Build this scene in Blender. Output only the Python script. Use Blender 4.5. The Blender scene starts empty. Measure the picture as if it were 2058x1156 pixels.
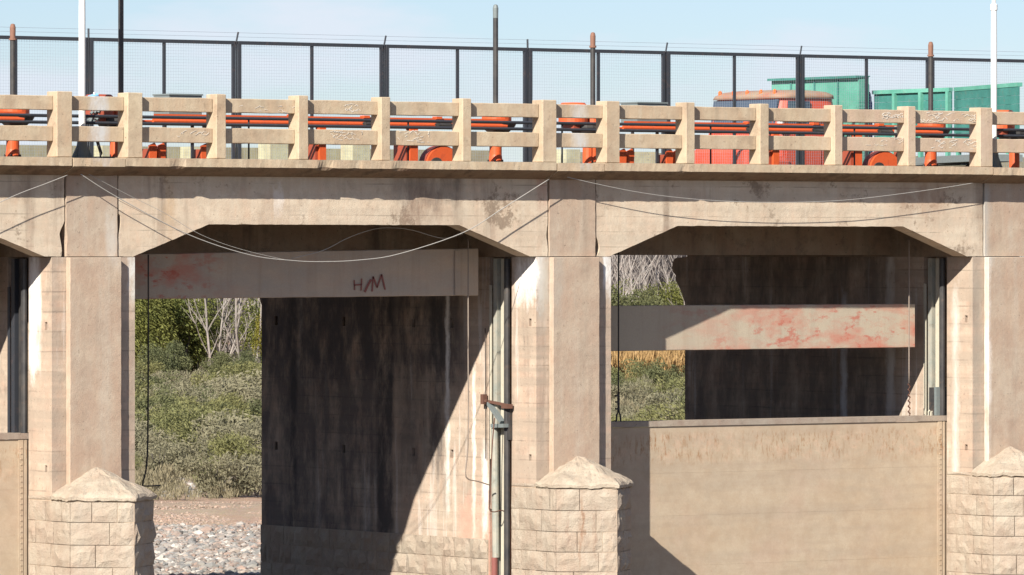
import bpy, bmesh, math, random
from math import sin, cos, tan, radians, pi, sqrt, atan2
from mathutils import Vector, Matrix, noise as mnoise
random.seed(11)
scene = bpy.context.scene
COL = scene.collection

# ------------------------------------------------------------------ camera
F = 12500.0; VPX = 18700.0; CX = 1029.0; HY = 511.0; EYE = 6.0
TH = math.atan(F / (VPX - CX)); S, Cc = sin(TH), cos(TH)
D0 = 99.4; LX = 74.0 * D0 / F
CAMX = -(LX * Cc + D0 * S); CAMY = -(-LX * S + D0 * Cc)
cam_d = bpy.data.cameras.new('camera'); cam = bpy.data.objects.new('camera', cam_d); COL.objects.link(cam)
cam.location = (CAMX, CAMY, EYE); cam.rotation_euler = (radians(90), 0, -TH)
cam_d.sensor_width = 36; cam_d.lens = F / 2058 * 36; cam_d.shift_y = -67.0 / 2058
cam_d.clip_start = 1; cam_d.clip_end = 9000
scene.camera = cam
# ------------------------------------------------------------------ light
SUNV = Vector((1.8, 1.0, -1.3)).normalized()          # direction the light travels
elev = math.asin(-SUNV.z); azim = atan2(-SUNV.x, -SUNV.y)   # compass angle of the sun, from +Y towards +X
sun_d = bpy.data.lights.new('sun', 'SUN'); sun_d.energy = 5.0; sun_d.angle = radians(0.53); sun_d.color = (1, 0.93, 0.83)
sun = bpy.data.objects.new('sun', sun_d); COL.objects.link(sun); sun.rotation_euler = SUNV.to_track_quat('-Z', 'Y').to_euler()
w = bpy.data.worlds.new('World'); scene.world = w; w.use_nodes = True
nt = w.node_tree; bg = nt.nodes['Background']
sky = nt.nodes.new('ShaderNodeTexSky'); sky.sky_type = 'NISHITA'; sky.sun_disc = False
sky.sun_elevation = elev; sky.sun_rotation = azim; sky.altitude = 300; sky.air_density = 1.0; sky.dust_density = 0.15; sky.ozone_density = 3.0
geo = nt.nodes.new('ShaderNodeTexCoord'); mp = nt.nodes.new('ShaderNodeMapping'); mp.inputs['Scale'].default_value = (7, 7, 26)
cn = nt.nodes.new('ShaderNodeTexNoise'); cn.inputs['Scale'].default_value = 2.2; cn.inputs['Detail'].default_value = 5; cn.inputs['Roughness'].default_value = 0.55
cr = nt.nodes.new('ShaderNodeMapRange'); cr.inputs['From Min'].default_value = 0.46; cr.inputs['From Max'].default_value = 0.60; cr.inputs['To Max'].default_value = 0.8
cm = nt.nodes.new('ShaderNodeMixRGB'); cm.inputs[2].default_value = (9.6, 9.4, 8.2, 1)
nt.links.new(geo.outputs['Generated'], mp.inputs[0]); nt.links.new(mp.outputs[0], cn.inputs[0]); nt.links.new(cn.outputs['Fac'], cr.inputs[0])
nt.links.new(cr.outputs[0], cm.inputs[0]); nt.links.new(sky.outputs[0], cm.inputs[1]); ct = nt.nodes.new('ShaderNodeMixRGB'); ct.blend_type = 'MULTIPLY'; ct.inputs[0].default_value = 1; ct.inputs[2].default_value = (.83, .91, 1.17, 1); nt.links.new(cm.outputs[0], ct.inputs[1]); nt.links.new(ct.outputs[0], bg.inputs[0])
bg.inputs[1].default_value = 0.050
vs = scene.view_settings; vs.view_transform = 'Standard'; vs.look = 'None'; vs.gamma = 1; vs.use_curve_mapping = False; vs.exposure = 0.98
scene.render.engine = 'CYCLES'

# ------------------------------------------------------------------ placing helpers
def PX(px, Y):                      # world X of image column px on the plane at depth Y
    t = (px - CX) / F
    return (t * (D0 + Y * Cc) - LX + Y * S) / (Cc - t * S)
def DEP(X, Y): return D0 + X * S + Y * Cc
def PT(px, py, Y):
    X = PX(px, Y); return Vector((X, Y, EYE + (HY - py) * DEP(X, Y) / F))
def BG(px, D, z=0.0):               # point at distance D along the ray of column px
    t = (px - CX) / F * D
    return Vector((CAMX + D * S + t * Cc, CAMY + D * Cc - t * S, z))

# ------------------------------------------------------------------ materials
def newmat(name):
    m = bpy.data.materials.new(name); m.use_nodes = True
    nt = m.node_tree; b = nt.nodes['Principled BSDF']
    return m, nt, b
def N(nt, t, **k):
    n = nt.nodes.new(t)
    for a, v in k.items(): setattr(n, a, v)
    return n
def noise(nt, vec, scale, detail=4, rough=0.55, mapping=None, off=None):
    if mapping or off:
        mp = N(nt, 'ShaderNodeMapping'); nt.links.new(vec, mp.inputs[0])
        if mapping: mp.inputs['Scale'].default_value = mapping
        if off: mp.inputs['Location'].default_value = off
        vec = mp.outputs[0]
    n = N(nt, 'ShaderNodeTexNoise'); n.inputs['Scale'].default_value = scale; n.inputs['Detail'].default_value = detail; n.inputs['Roughness'].default_value = rough
    nt.links.new(vec, n.inputs['Vector']); return n.outputs['Fac']
def rng(nt, f, a, b, c=0.0, d=1.0):
    r = N(nt, 'ShaderNodeMapRange'); nt.links.new(f, r.inputs[0])
    for i, v in ((1, a), (2, b), (3, c), (4, d)): r.inputs[i].default_value = v
    return r.outputs[0]
def mix(nt, fac, a, b, mode='MIX'):
    m = N(nt, 'ShaderNodeMixRGB', blend_type=mode)
    for i, v in ((0, fac), (1, a), (2, b)):
        if isinstance(v, (int, float)): m.inputs[i].default_value = v
        elif isinstance(v, tuple): m.inputs[i].default_value = (*v, 1)
        else: nt.links.new(v, m.inputs[i])
    return m.outputs[0]
def mul(nt, a, b):
    m = N(nt, 'ShaderNodeMath', operation='MULTIPLY'); nt.links.new(a, m.inputs[0])
    if isinstance(b, (int, float)): m.inputs[1].default_value = b
    else: nt.links.new(b, m.inputs[1])
    return m.outputs[0]
def bump(nt, b, h, strength=0.4, dist=0.01):
    n = N(nt, 'ShaderNodeBump'); n.inputs['Strength'].default_value = strength; n.inputs['Distance'].default_value = dist
    nt.links.new(h, n.inputs['Height']); nt.links.new(n.outputs[0], b.inputs['Normal'])
def concrete(name, base, warm, pale, dirt, streak=0.5, palef=0.35, pinkf=0.5, dirtf=0.45, board=0.0, seed=0.0, scab=0.0, grain=0.25, drip=0.0, marks=(), lines=0, bdist=.012, bs=.5):
    base, warm, pale, dirt = [tuple(v * .84 for v in q) for q in (base, warm, pale, dirt)]
    m, nt, b = newmat(name); pos = N(nt, 'ShaderNodeNewGeometry').outputs['Position']
    o = (seed * 7.3, seed * 3.1, seed * 5.7)
    c = mix(nt, mul(nt, rng(nt, noise(nt, pos, 0.9, 6, .6, off=o), .36, .66), pinkf), base, warm)
    st = noise(nt, pos, 1.0, 5, .62, mapping=(5.5, 5.5, .32), off=o)
    c = mix(nt, mul(nt, rng(nt, st, .50, .74), palef), c, pale)
    st2 = noise(nt, pos, 1.0, 7, .66, mapping=(3.6, 3.6, .28), off=(o[0] + 9, o[1], o[2]))
    msk = noise(nt, pos, .7, 3, .5, off=(o[0], 5, 5))
    c = mix(nt, mul(nt, mul(nt, rng(nt, st2, .50, .70), streak), rng(nt, msk, .38, .62)), c, dirt)
    bl = noise(nt, pos, 3.2, 8, .7, off=(o[0] + 3, 1, 1))
    c = mix(nt, mul(nt, rng(nt, bl, .52, .66), dirtf), c, dirt)
    c = mix(nt, mul(nt, rng(nt, noise(nt, pos, 1.7, 8, .72, off=(o[0] + 21, 3, 9)), .50, .64), dirtf * .6), c, tuple((x + y) / 2 for x, y in zip(base, dirt)))
    cnz = N(nt, 'ShaderNodeTexNoise'); cnz.inputs['Scale'].default_value = 2.6; cnz.inputs['Detail'].default_value = 7; cnz.inputs['Roughness'].default_value = .7; nt.links.new(pos, cnz.inputs['Vector'])
    c = mix(nt, .8, c, mix(nt, rng(nt, cnz.outputs['Fac'], .38, .62), (.40, .355, .35), (.56, .565, .55)), 'SOFT_LIGHT')
    c = mix(nt, rng(nt, noise(nt, pos, 2.0, 6, .65, mapping=(2.2, 2.2, .7), off=(o[0] + 31, 2, 8)), .50, .66, 0, .45), c, tuple(v * q for v, q in zip(base, (.98, .82, .76))))
    if board:
        bd = noise(nt, pos, 1.0, 3, .5, mapping=(.25, .25, 8), off=o)
        c = mix(nt, mul(nt, rng(nt, bd, .40, .62), board), c, tuple(x * .72 for x in base))
    if lines:      # formwork joints, a fine relief line every lift of boards
        sz = N(nt, 'ShaderNodeSeparateXYZ'); nt.links.new(pos, sz.inputs[0])
        wz = N(nt, 'ShaderNodeMath', operation='ADD'); nt.links.new(sz.outputs[2], wz.inputs[0]); nt.links.new(mul(nt, noise(nt, pos, 1.3, 4), .03), wz.inputs[1])
        fz = N(nt, 'ShaderNodeMath', operation='FRACT'); nt.links.new(mul(nt, wz.outputs[0], 1 / lines), fz.inputs[0])
        c = mix(nt, mul(nt, rng(nt, fz.outputs[0], .03, .09, 1, 0), rng(nt, noise(nt, pos, 1.1, 5, .7, off=(3, 3, 3)), .44, .60, 0, .65)), c, tuple(x * .35 for x in base))
    if scab:
        sc = noise(nt, pos, 1.5, 8, .75, off=(o[0] + 11, 7, 3))
        c = mix(nt, mul(nt, rng(nt, sc, .575, .62), scab), c, (.13, .085, .055))
    if drip:       # lime runs
        dr = noise(nt, pos, 1.0, 6, .7, mapping=(2.6, 2.6, .16), off=(o[0] + 4, 2, 2))
        c = mix(nt, mul(nt, rng(nt, dr, .58, .65), drip), c, (.72, .70, .66))
    gr = noise(nt, pos, 55, 4, .7)
    c = mix(nt, rng(nt, gr, .3, .7, 0, grain), c, tuple(x * .62 for x in base))
    pit = noise(nt, pos, 16, 3, .8)
    c = mix(nt, mul(nt, rng(nt, pit, .63, .70), .55), c, tuple(x * .4 for x in dirt))
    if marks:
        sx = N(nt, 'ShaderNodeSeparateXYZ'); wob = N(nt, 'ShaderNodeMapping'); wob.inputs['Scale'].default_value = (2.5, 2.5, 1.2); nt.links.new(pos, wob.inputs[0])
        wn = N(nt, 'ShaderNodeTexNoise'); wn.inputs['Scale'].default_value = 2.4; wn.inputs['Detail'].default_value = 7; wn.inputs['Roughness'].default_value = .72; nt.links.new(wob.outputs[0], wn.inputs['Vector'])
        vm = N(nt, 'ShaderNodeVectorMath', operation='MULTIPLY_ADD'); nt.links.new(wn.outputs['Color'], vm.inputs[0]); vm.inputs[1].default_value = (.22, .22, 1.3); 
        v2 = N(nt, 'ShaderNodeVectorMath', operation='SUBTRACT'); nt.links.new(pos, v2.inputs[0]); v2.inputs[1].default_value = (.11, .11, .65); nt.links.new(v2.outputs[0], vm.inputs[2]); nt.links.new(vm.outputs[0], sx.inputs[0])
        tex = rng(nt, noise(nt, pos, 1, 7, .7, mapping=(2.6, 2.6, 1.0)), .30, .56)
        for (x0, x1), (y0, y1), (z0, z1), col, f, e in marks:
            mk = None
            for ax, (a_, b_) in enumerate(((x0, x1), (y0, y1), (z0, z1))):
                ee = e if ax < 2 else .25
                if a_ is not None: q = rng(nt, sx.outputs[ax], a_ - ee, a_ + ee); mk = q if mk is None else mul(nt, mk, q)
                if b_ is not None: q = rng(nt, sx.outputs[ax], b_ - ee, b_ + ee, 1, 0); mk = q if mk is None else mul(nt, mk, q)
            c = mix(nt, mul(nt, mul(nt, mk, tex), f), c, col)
    nt.links.new(c, b.inputs['Base Color']); b.inputs['Roughness'].default_value = .92; b.inputs['Specular IOR Level'].default_value = .2
    h = N(nt, 'ShaderNodeMath', operation='ADD'); nt.links.new(mul(nt, bl, 2.0), h.inputs[0]); nt.links.new(mul(nt, gr, .5), h.inputs[1])
    bump(nt, b, h.outputs[0], bs, bdist)
    return m
def paint(name, base, rust=0.3, rustcol=(.16, .06, .03), rough=.5, fade=None, metal=0.0, scale=3.0, dust=0.0):
    base = tuple(v * .85 for v in base)
    m, nt, b = newmat(name); pos = N(nt, 'ShaderNodeNewGeometry').outputs['Position']
    c = base if fade is None else mix(nt, rng(nt, noise(nt, pos, 1.6, 5), .38, .65), base, fade)
    v = noise(nt, pos, scale * 3, 6, .7)
    c = mix(nt, rng(nt, noise(nt, pos, 25, 3), .3, .7, 0, .3), c, tuple(x * .6 for x in base))
    c = mix(nt, mul(nt, rng(nt, v, .56, .66), rust), c, rustcol)
    if dust: c = mix(nt, mul(nt, rng(nt, noise(nt, pos, 5, 5), .35, .65), dust), c, (.42, .36, .28))
    nt.links.new(c, b.inputs['Base Color']); b.inputs['Roughness'].default_value = rough; b.inputs['Metallic'].default_value = metal
    bump(nt, b, v, .25, .004); return m
def leafmat(name, a, b2, hue=.5):
    m, nt, b = newmat(name); pos = N(nt, 'ShaderNodeNewGeometry').outputs['Position']
    a = tuple(v * .8 for v in a); b2 = tuple(v * .8 for v in b2)
    oi = N(nt, 'ShaderNodeObjectInfo').outputs['Random']
    c = mix(nt, rng(nt, noise(nt, pos, 1.4, 4), .35, .65), a, b2)
    c = mix(nt, rng(nt, noise(nt, pos, 14, 2), .3, .7, 0, .6), c, tuple(x * .5 for x in a))
    c = mix(nt, mul(nt, oi, hue), c, tuple((x + y) * .62 for x, y in zip(b2, (.03, .02, .005))))
    nt.links.new(c, b.inputs['Base Color']); b.inputs['Roughness'].default_value = .75; b.inputs['Specular IOR Level'].default_value = .25
    tr = N(nt, 'ShaderNodeBsdfTranslucent'); nt.links.new(c, tr.inputs[0]); ms = N(nt, 'ShaderNodeMixShader'); ms.inputs[0].default_value = .25
    nt.links.new(b.outputs[0], ms.inputs[1]); nt.links.new(tr.outputs[0], ms.inputs[2]); nt.links.new(ms.outputs[0], nt.nodes['Material Output'].inputs[0])
    return m
M = {}
GM = [((PX(800, 0), PX(900, 0)), (-1, 1), (6.5, 7.15), (.24,.165,.12), .75, .12), ((PX(905, 0), PX(940, 0)), (-1, 1), (6.55, 6.8), (.30,.24,.19), .6, .1), ((PX(550, 0), PX(570, 0)), (-1, 1), (6.72, 6.88), (.85,.85,.84), .8, .015),
   ((PX(530, 0), PX(590, 0)), (-1, 1), (6.45, 6.75), (.36,.27,.20), .6, .1), ((PX(790, 0), PX(930, 0)), (-1, 1), (6.95, 7.25), (.07,.065,.06), .7, .1), ((PX(1800, 0), PX(1900, 0)), (-1, 1), (6.7, 7.25), (.30,.19,.13), .6, .12),
   ((PX(1500, 0), PX(1580, 0)), (-1, 1), (6.5, 6.9), (.40,.33,.25), .6, .12), ((PX(330, 0), PX(352, 0)), (-1, 1), (6.4, 7.2), (.42,.29,.17), .6, .05), ((PX(1080, 0), PX(1100, 0)), (-1, 1), (6.8, 7.2), (.45,.22,.16), .5, .04)]
M['girder'] = concrete('girder_concrete', (.69, .59, .46), (.61, .49, .365), (.78, .70, .57), (.29, .22, .165), streak=.95, palef=.55, pinkf=.75, dirtf=.36, board=.4, seed=1, scab=.7, grain=.3, marks=GM, lines=.245)
M['rail'] = concrete('parapet_concrete', (.56, .46, .325), (.50, .395, .285), (.66, .58, .46), (.33, .26, .19), streak=.7, palef=.4, pinkf=.8, dirtf=.38, scab=.25, marks=[((PX(1150, -.25), PX(1180, -.25)), (-1, 0), (7.5, 8.5), (.46,.46,.45), .9, .05), ((PX(1150, -.25) - 9, PX(1180, -.25) - 9), (-1, 0), (7.5, 8.5), (.48,.48,.47), .9, .05), ((5.4, 10), (-1, 0), (7.6, 8.5), (.46,.34,.28), .5, .4)], seed=2, grain=.35)
PM = [((8.93, 9.04), (-1, 1), (2.2, 6.2), (.70,.67,.62), .6, .035), ((8.85, 9.1), (-1, 1), (5.9, 7.3), (.35,.37,.35), .6, .06), ((.02, .2), (-1, 1), (5.0, 6.0), (.36,.33,.28), .6, .06), ((-8.3, -8.1), (-1, 1), (5.9, 6.6), (.50,.48,.43), .6, .04)]
M['pilaster'] = concrete('pilaster_concrete', (.50, .41, .32), (.51, .375, .275), (.55, .50, .42), (.33, .27, .21), streak=.7, palef=.5, pinkf=.8, dirtf=.25, seed=3, grain=.35, marks=PM)
SIDE_MARKS_AND_SHADE = [((-1, .3), (2.0, 8.3), (4.0, 6.5), (.055,.053,.058), .72, .25), ((-1, .3), (4.4, 8.3), (-1, 6.5), (.06,.057,.062), .72, .3), ((-1, .3), (2.44, 2.54), (1.9, 5.9), (.76,.74,.70), .8, .03), ((-1, .3), (1.70, 1.78), (1.3, 4.0), (.74,.70,.63), .95, .03), ((-1, .3), (2.60, 3.0), (2.5, 6.2), (.045,.043,.045), .75, .06),  # first two: inner wall shade, with streaky staining, put into the colour
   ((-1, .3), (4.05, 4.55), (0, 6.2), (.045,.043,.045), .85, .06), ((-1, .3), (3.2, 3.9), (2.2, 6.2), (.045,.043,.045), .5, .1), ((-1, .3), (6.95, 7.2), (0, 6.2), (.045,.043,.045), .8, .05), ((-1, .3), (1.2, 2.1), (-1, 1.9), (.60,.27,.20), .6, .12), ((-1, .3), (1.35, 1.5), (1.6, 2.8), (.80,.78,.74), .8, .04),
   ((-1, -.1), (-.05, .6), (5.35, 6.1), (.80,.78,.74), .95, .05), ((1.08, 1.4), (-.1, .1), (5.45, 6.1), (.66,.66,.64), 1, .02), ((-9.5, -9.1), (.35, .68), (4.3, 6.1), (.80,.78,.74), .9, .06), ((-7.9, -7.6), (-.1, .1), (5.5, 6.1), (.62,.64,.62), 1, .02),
   ((8.6, 8.9), (.38, .52), (1.5, 5.3), (.66,.63,.58), .55, .06), ((8.6, 8.85), (2.1, 2.3), (3, 6), (.80,.78,.74), .7, .05), ((8.6, 8.85), (2.2, 8.6), (2, 6.6), (.035,.034,.037), 1, .25), ((8.6, 8.85), (3.4, 3.55), (3, 5.2), (.55,.55,.56), .8, .04),  # near-black entry: shade of the right pier's inner wall put into its colour
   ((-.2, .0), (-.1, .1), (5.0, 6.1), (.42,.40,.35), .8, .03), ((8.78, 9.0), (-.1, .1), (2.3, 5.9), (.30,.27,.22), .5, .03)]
M['shaft'] = concrete('pier_concrete', (.54, .44, .345), (.54, .39, .30), (.62, .57, .49), (.13, .115, .10), streak=.95, palef=.45, pinkf=.7, dirtf=.4, board=.75, seed=4, grain=.3, drip=.35, marks=SIDE_MARKS_AND_SHADE, lines=.302)
M['cove'] = concrete('grimy_shaded_cornice_underside', (.28, .205, .14), (.23, .16, .105), (.33, .255, .18), (.08, .06, .045), streak=.8, palef=.3, pinkf=.7, dirtf=.6, seed=16)  # grime plus the shade under the cornice, put into the colour
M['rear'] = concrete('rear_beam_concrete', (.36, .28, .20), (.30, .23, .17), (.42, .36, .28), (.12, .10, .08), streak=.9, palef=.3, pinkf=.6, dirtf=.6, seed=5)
M['stone'] = concrete('limestone', (.47, .405, .325), (.455, .365, .285), (.53, .485, .415), (.36, .29, .215), streak=.25, palef=.5, pinkf=.7, dirtf=.32, seed=6, grain=.5, marks=[((.045, .085), (-2, 0), (1.60, 1.88), (.20,.10,.05), 1, .012), ((.18, .22), (-2, 0), (1.50, 1.72), (.22,.13,.09), 1, .012), ((-.13, -.10), (-2, 0), (1.54, 1.74), (.22,.13,.09), .9, .012), ((.015, .045), (-2, 0), (1.1, 1.40), (.22,.13,.08), 1, .012), ((-.02, .3), (-2, 0), (1.42, 1.46), (.24,.16,.11), .7, .015)], bdist=.03, bs=.9)
M['mortar'] = concrete('mortar', (.46, .39, .305), (.50, .37, .26), (.66, .58, .48), (.33, .24, .16), streak=.3, pinkf=.6, seed=7)
M['cap'] = concrete('cap_mortar', (.50, .435, .345), (.48, .40, .31), (.57, .52, .43), (.29, .24, .185), streak=.2, palef=.6, pinkf=.6, dirtf=.5, seed=8, grain=.5, bdist=.03, bs=.9)
M['deck'] = concrete('deck_concrete', (.30, .26, .21), (.27, .22, .17), (.36, .32, .27), (.12, .10, .08), seed=9)
M['farrail'] = concrete('far_parapet_concrete', (.33, .32, .22), (.30, .28, .20), (.42, .40, .30), (.2, .18, .13), seed=10)
M['block'] = concrete('pale_block_concrete', (.50, .50, .34), (.46, .44, .30), (.6, .6, .45), (.3, .28, .2), seed=12)

def beam_mat(name, base, redf, seed, greyf=.5):
    m, nt, b = newmat(name); pos = N(nt, 'ShaderNodeNewGeometry').outputs['Position']
    c = mix(nt, mul(nt, rng(nt, noise(nt, pos, 1.0, 6, .6, mapping=(1.3, 1, 3.2), off=(seed, 0, 0)), .36, .62), greyf), base, (.35, .31, .26))
    c = mix(nt, mul(nt, rng(nt, noise(nt, pos, 1, 4, .6, mapping=(9, 9, .5), off=(seed, 0, 0)), .5, .72), .35), c, (.30, .22, .16))
    r = noise(nt, pos, 1.0, 6, .62, mapping=(1.1, 1, 2.4), off=(seed + 3, 0, 1.7))
    sx = N(nt, 'ShaderNodeSeparateXYZ'); nt.links.new(pos, sx.inputs[0])
    side = rng(nt, sx.outputs[0], redf[0], redf[1], redf[2], redf[3])
    c = mix(nt, mul(nt, rng(nt, r, .46, .62), side), c, (.44, .15, .105))
    c = mix(nt, mul(nt, rng(nt, noise(nt, pos, 1.0, 7, .75, mapping=(2.2, 1, 4.5), off=(seed, 9, 0)), .53, .60), side), c, (.40, .09, .06))
    g = noise(nt, pos, 45, 4, .7); c = mix(nt, rng(nt, g, .3, .7, 0, .3), c, tuple(x * .6 for x in base))
    nt.links.new(c, b.inputs['Base Color']); b.inputs['Roughness'].default_value = .9; b.inputs['Specular IOR Level'].default_value = .2
    bump(nt, b, g, .4, .008); return m
M['beam_low'] = beam_mat('red_stained_beam', (.41, .35, .265), (2.6, 5.6, .0, .75), 5.0, .25)
M['beam_high'] = beam_mat('grey_lintel_beam', (.43, .345, .265), (-6.4, -5.2, .85, .05), 8.0, .8)
def gate_mat():
    m, nt, b = newmat('silt_coated_gate_steel'); pos = N(nt, 'ShaderNodeNewGeometry').outputs['Position']
    c = mix(nt, rng(nt, noise(nt, pos, .8, 6, .6, mapping=(1, 1, 1.6)), .36, .64), (.41, .32, .225), (.44, .36, .265))
    c = mix(nt, rng(nt, noise(nt, pos, 1, 6, .6, mapping=(.5, .5, 5)), .45, .65, 0, .6), c, (.35, .285, .215))
    c = mix(nt, rng(nt, noise(nt, pos, 2.2, 7, .7), .44, .64, 0, .55), c, (.36, .30, .225))
    c = mix(nt, rng(nt, noise(nt, pos, .9, 4, .6, off=(4, 4, 4)), .50, .66, 0, .5), c, (.44, .33, .25))
    sx = N(nt, 'ShaderNodeSeparateXYZ'); nt.links.new(pos, sx.inputs[0])
    band = mul(nt, rng(nt, sx.outputs[2], 2.50, 2.72, 0, 1), rng(nt, sx.outputs[2], 3.0, 3.12, 1, 0))     # fringe of rust flakes under the top edge
    fl = noise(nt, pos, 1, 6, .75, mapping=(20, 20, 5))
    fl2 = noise(nt, pos, 1.3, 3, .5)
    c = mix(nt, mul(nt, mul(nt, rng(nt, fl, .52, .60), band), rng(nt, fl2, .35, .6, .25, 1.0)), c, (.26, .14, .06))
    c = mix(nt, mul(nt, mul(nt, rng(nt, noise(nt, pos, 6, 6, .7), .50, .62), band), .6), c, (.50, .36, .26))
    gc = N(nt, 'ShaderNodeTexNoise'); gc.inputs['Scale'].default_value = 5; gc.inputs['Detail'].default_value = 8; gc.inputs['Roughness'].default_value = .75; nt.links.new(pos, gc.inputs['Vector'])
    c = mix(nt, .7, c, mix(nt, rng(nt, gc.outputs['Fac'], .38, .62), (.41, .385, .37), (.54, .54, .53)), 'SOFT_LIGHT')
    g = noise(nt, pos, 34, 5, .75); c = mix(nt, rng(nt, g, .35, .7, 0, .35), c, (.32, .25, .18))
    c = mix(nt, mul(nt, rng(nt, noise(nt, pos, 12, 3, .8), .68, .74), .4), c, (.25, .13, .07))
    nt.links.new(c, b.inputs['Base Color']); b.inputs['Roughness'].default_value = .85; b.inputs['Specular IOR Level'].default_value = .25
    bump(nt, b, g, .35, .006); return m
M['gate'] = gate_mat()
M['gatetop'] = concrete('silty_flange', (.36, .31, .26), (.40, .33, .25), (.46, .42, .36), (.2, .16, .13), seed=14)
M['orange'] = paint('orange_enamel', (.66, .11, .03), .5, (.30, .06, .03), .45)
M['orangedk'] = paint('dull_red_enamel', (.33, .07, .035), .3)
M['black'] = paint('black_iron', (.028, .028, .03), .35, (.09, .055, .035), .6, dust=.06)
M['darksteel'] = paint('dark_fence_steel', (.032, .036, .045), .3, (.10, .06, .045), .55)
M['grey'] = paint('grey_steel', (.17, .20, .20), .2, (.16, .1, .07), .6)
M['greensteel'] = paint('pale_green_steel', (.30, .32, .28), .6, (.15, .12, .09), .7, dust=.5)
M['railpale'] = paint('worn_guide_rail', (.52, .50, .40), .35, (.30, .2, .13), .7, dust=.4)
M['rust'] = paint('rusty_iron', (.13, .06, .04), .5, (.10, .045, .03), .85)
M['rustcap'] = paint('rusty_brown_cap', (.24, .12, .08), .5, (.13, .06, .04), .8)
M['wire'] = paint('galvanised_wire', (.40, .385, .355), .1, rough=.6)
M['dkwire'] = paint('dark_wire_rope', (.035, .032, .03), .2, rough=.7)
M['brownwire'] = paint('brown_cable', (.27, .22, .18), .2, rough=.7)
M['mesh'] = paint('fence_mesh_wire', (.30, .34, .40), .2, rough=.5)
M['white'] = paint('white_pole_paint', (.82, .81, .78), .18, (.45, .38, .32), .45)
M['chalk'] = paint('white_paint_mark', (.78, .73, .64), .7, (.55, .47, .37), .8)
M['redpaint'] = paint('red_paint_mark', (.25, .085, .07), .0, rough=.8)
M['truck'] = paint('red_truck_paint', (.56, .07, .03), .5, (.34, .10, .06), .5, fade=(.48, .085, .045))
M['roof'] = paint('weathered_roof_paint', (.36, .16, .10), .8, (.24, .21, .14), .75, fade=(.27, .22, .15))
M['green'] = paint('green_truck_paint', (.085, .31, .23), .45, (.17, .26, .20), .6, fade=(.13, .36, .28))
M['greendk'] = paint('dark_green_board', (.03, .16, .135), .5, (.10, .14, .115), .7, fade=(.045, .20, .17))
M['blue'] = paint('blue_tarp', (.07, .13, .30), .2, (.14, .2, .34), .7)
M['lightblue'] = paint('light_blue_plastic', (.25, .50, .80), .05, rough=.5)
M['rubber'] = paint('rubber', (.025, .025, .025), .1, rough=.8)
m, nt_, b_ = newmat('cab_glass'); b_.inputs['Base Color'].default_value = (.05, .07, .10, 1); b_.inputs['Roughness'].default_value = .08; b_.inputs['Metallic'].default_value = .0; b_.inputs['Specular IOR Level'].default_value = .8; M['glass'] = m
M['lamp'] = paint('amber_lens', (.75, .16, .03), .0, rough=.3)
M['leaf_green'] = leafmat('broadleaf_green', (.11, .14, .04), (.28, .29, .075))
M['leaf_dark'] = leafmat('dark_shrub_green', (.12, .14, .065), (.21, .22, .10))
M['leaf_yellow'] = leafmat('yellow_leaves', (.20, .20, .035), (.36, .31, .05), .2)
M['scrub_a'] = leafmat('grey_green_scrub', (.235, .23, .14), (.36, .33, .215))
M['scrub_b'] = leafmat('olive_scrub', (.19, .205, .085), (.32, .31, .125))
M['scrub_c'] = leafmat('straw_scrub', (.30, .265, .165), (.40, .345, .22))
M['reed'] = leafmat('orange_reeds', (.52, .33, .13), (.62, .42, .20), .2)
M['bark'] = concrete('pale_bark', (.35, .325, .30), (.28, .255, .23), (.50, .475, .44), (.2, .17, .14), seed=20)
M['twig'] = leafmat('grey_twigs', (.105, .092, .095), (.165, .145, .145), .3)
def ground_mat():
    m, nt, b = newmat('riverbed_earth'); pos = N(nt, 'ShaderNodeNewGeometry').outputs['Position']
    c = mix(nt, rng(nt, noise(nt, pos, .12, 6, .6), .4, .62), (.31, .205, .15), (.29, .235, .165))
    c = mix(nt, rng(nt, noise(nt, pos, 2.5, 6, .7), .45, .7, 0, .6), c, (.36, .29, .22))
    v = N(nt, 'ShaderNodeTexVoronoi'); v.inputs['Scale'].default_value = 9; nt.links.new(pos, v.inputs['Vector'])
    c = mix(nt, rng(nt, v.outputs['Distance'], .0, .45, .45, 0), c, v.outputs['Color'], 'SOFT_LIGHT')
    nt.links.new(c, b.inputs['Base Color']); b.inputs['Roughness'].default_value = .95; b.inputs['Specular IOR Level'].default_value = .1
    bump(nt, b, noise(nt, pos, 7, 6, .7), .8, .05); return m
M['ground'] = ground_mat()
def cobble_mat():
    m, nt, b = newmat('river_cobble'); pos = N(nt, 'ShaderNodeNewGeometry').outputs['Position']
    at = N(nt, 'ShaderNodeAttribute'); at.attribute_name = 'shade'
    c = mix(nt, rng(nt, noise(nt, pos, 30, 4, .6), .3, .7, .0, .4), at.outputs['Color'], (.30, .27, .25))
    nt.links.new(c, b.inputs['Base Color']); b.inputs['Roughness'].default_value = .85; return m
M['cobble'] = cobble_mat()
M['silt'] = concrete('bounce_cutting_ground', (.20, .17, .135), (.22, .18, .14), (.25, .22, .18), (.12, .10, .085), seed=15)  # dark tone for the added ground sheet, tuned to limit bounce light

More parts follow.
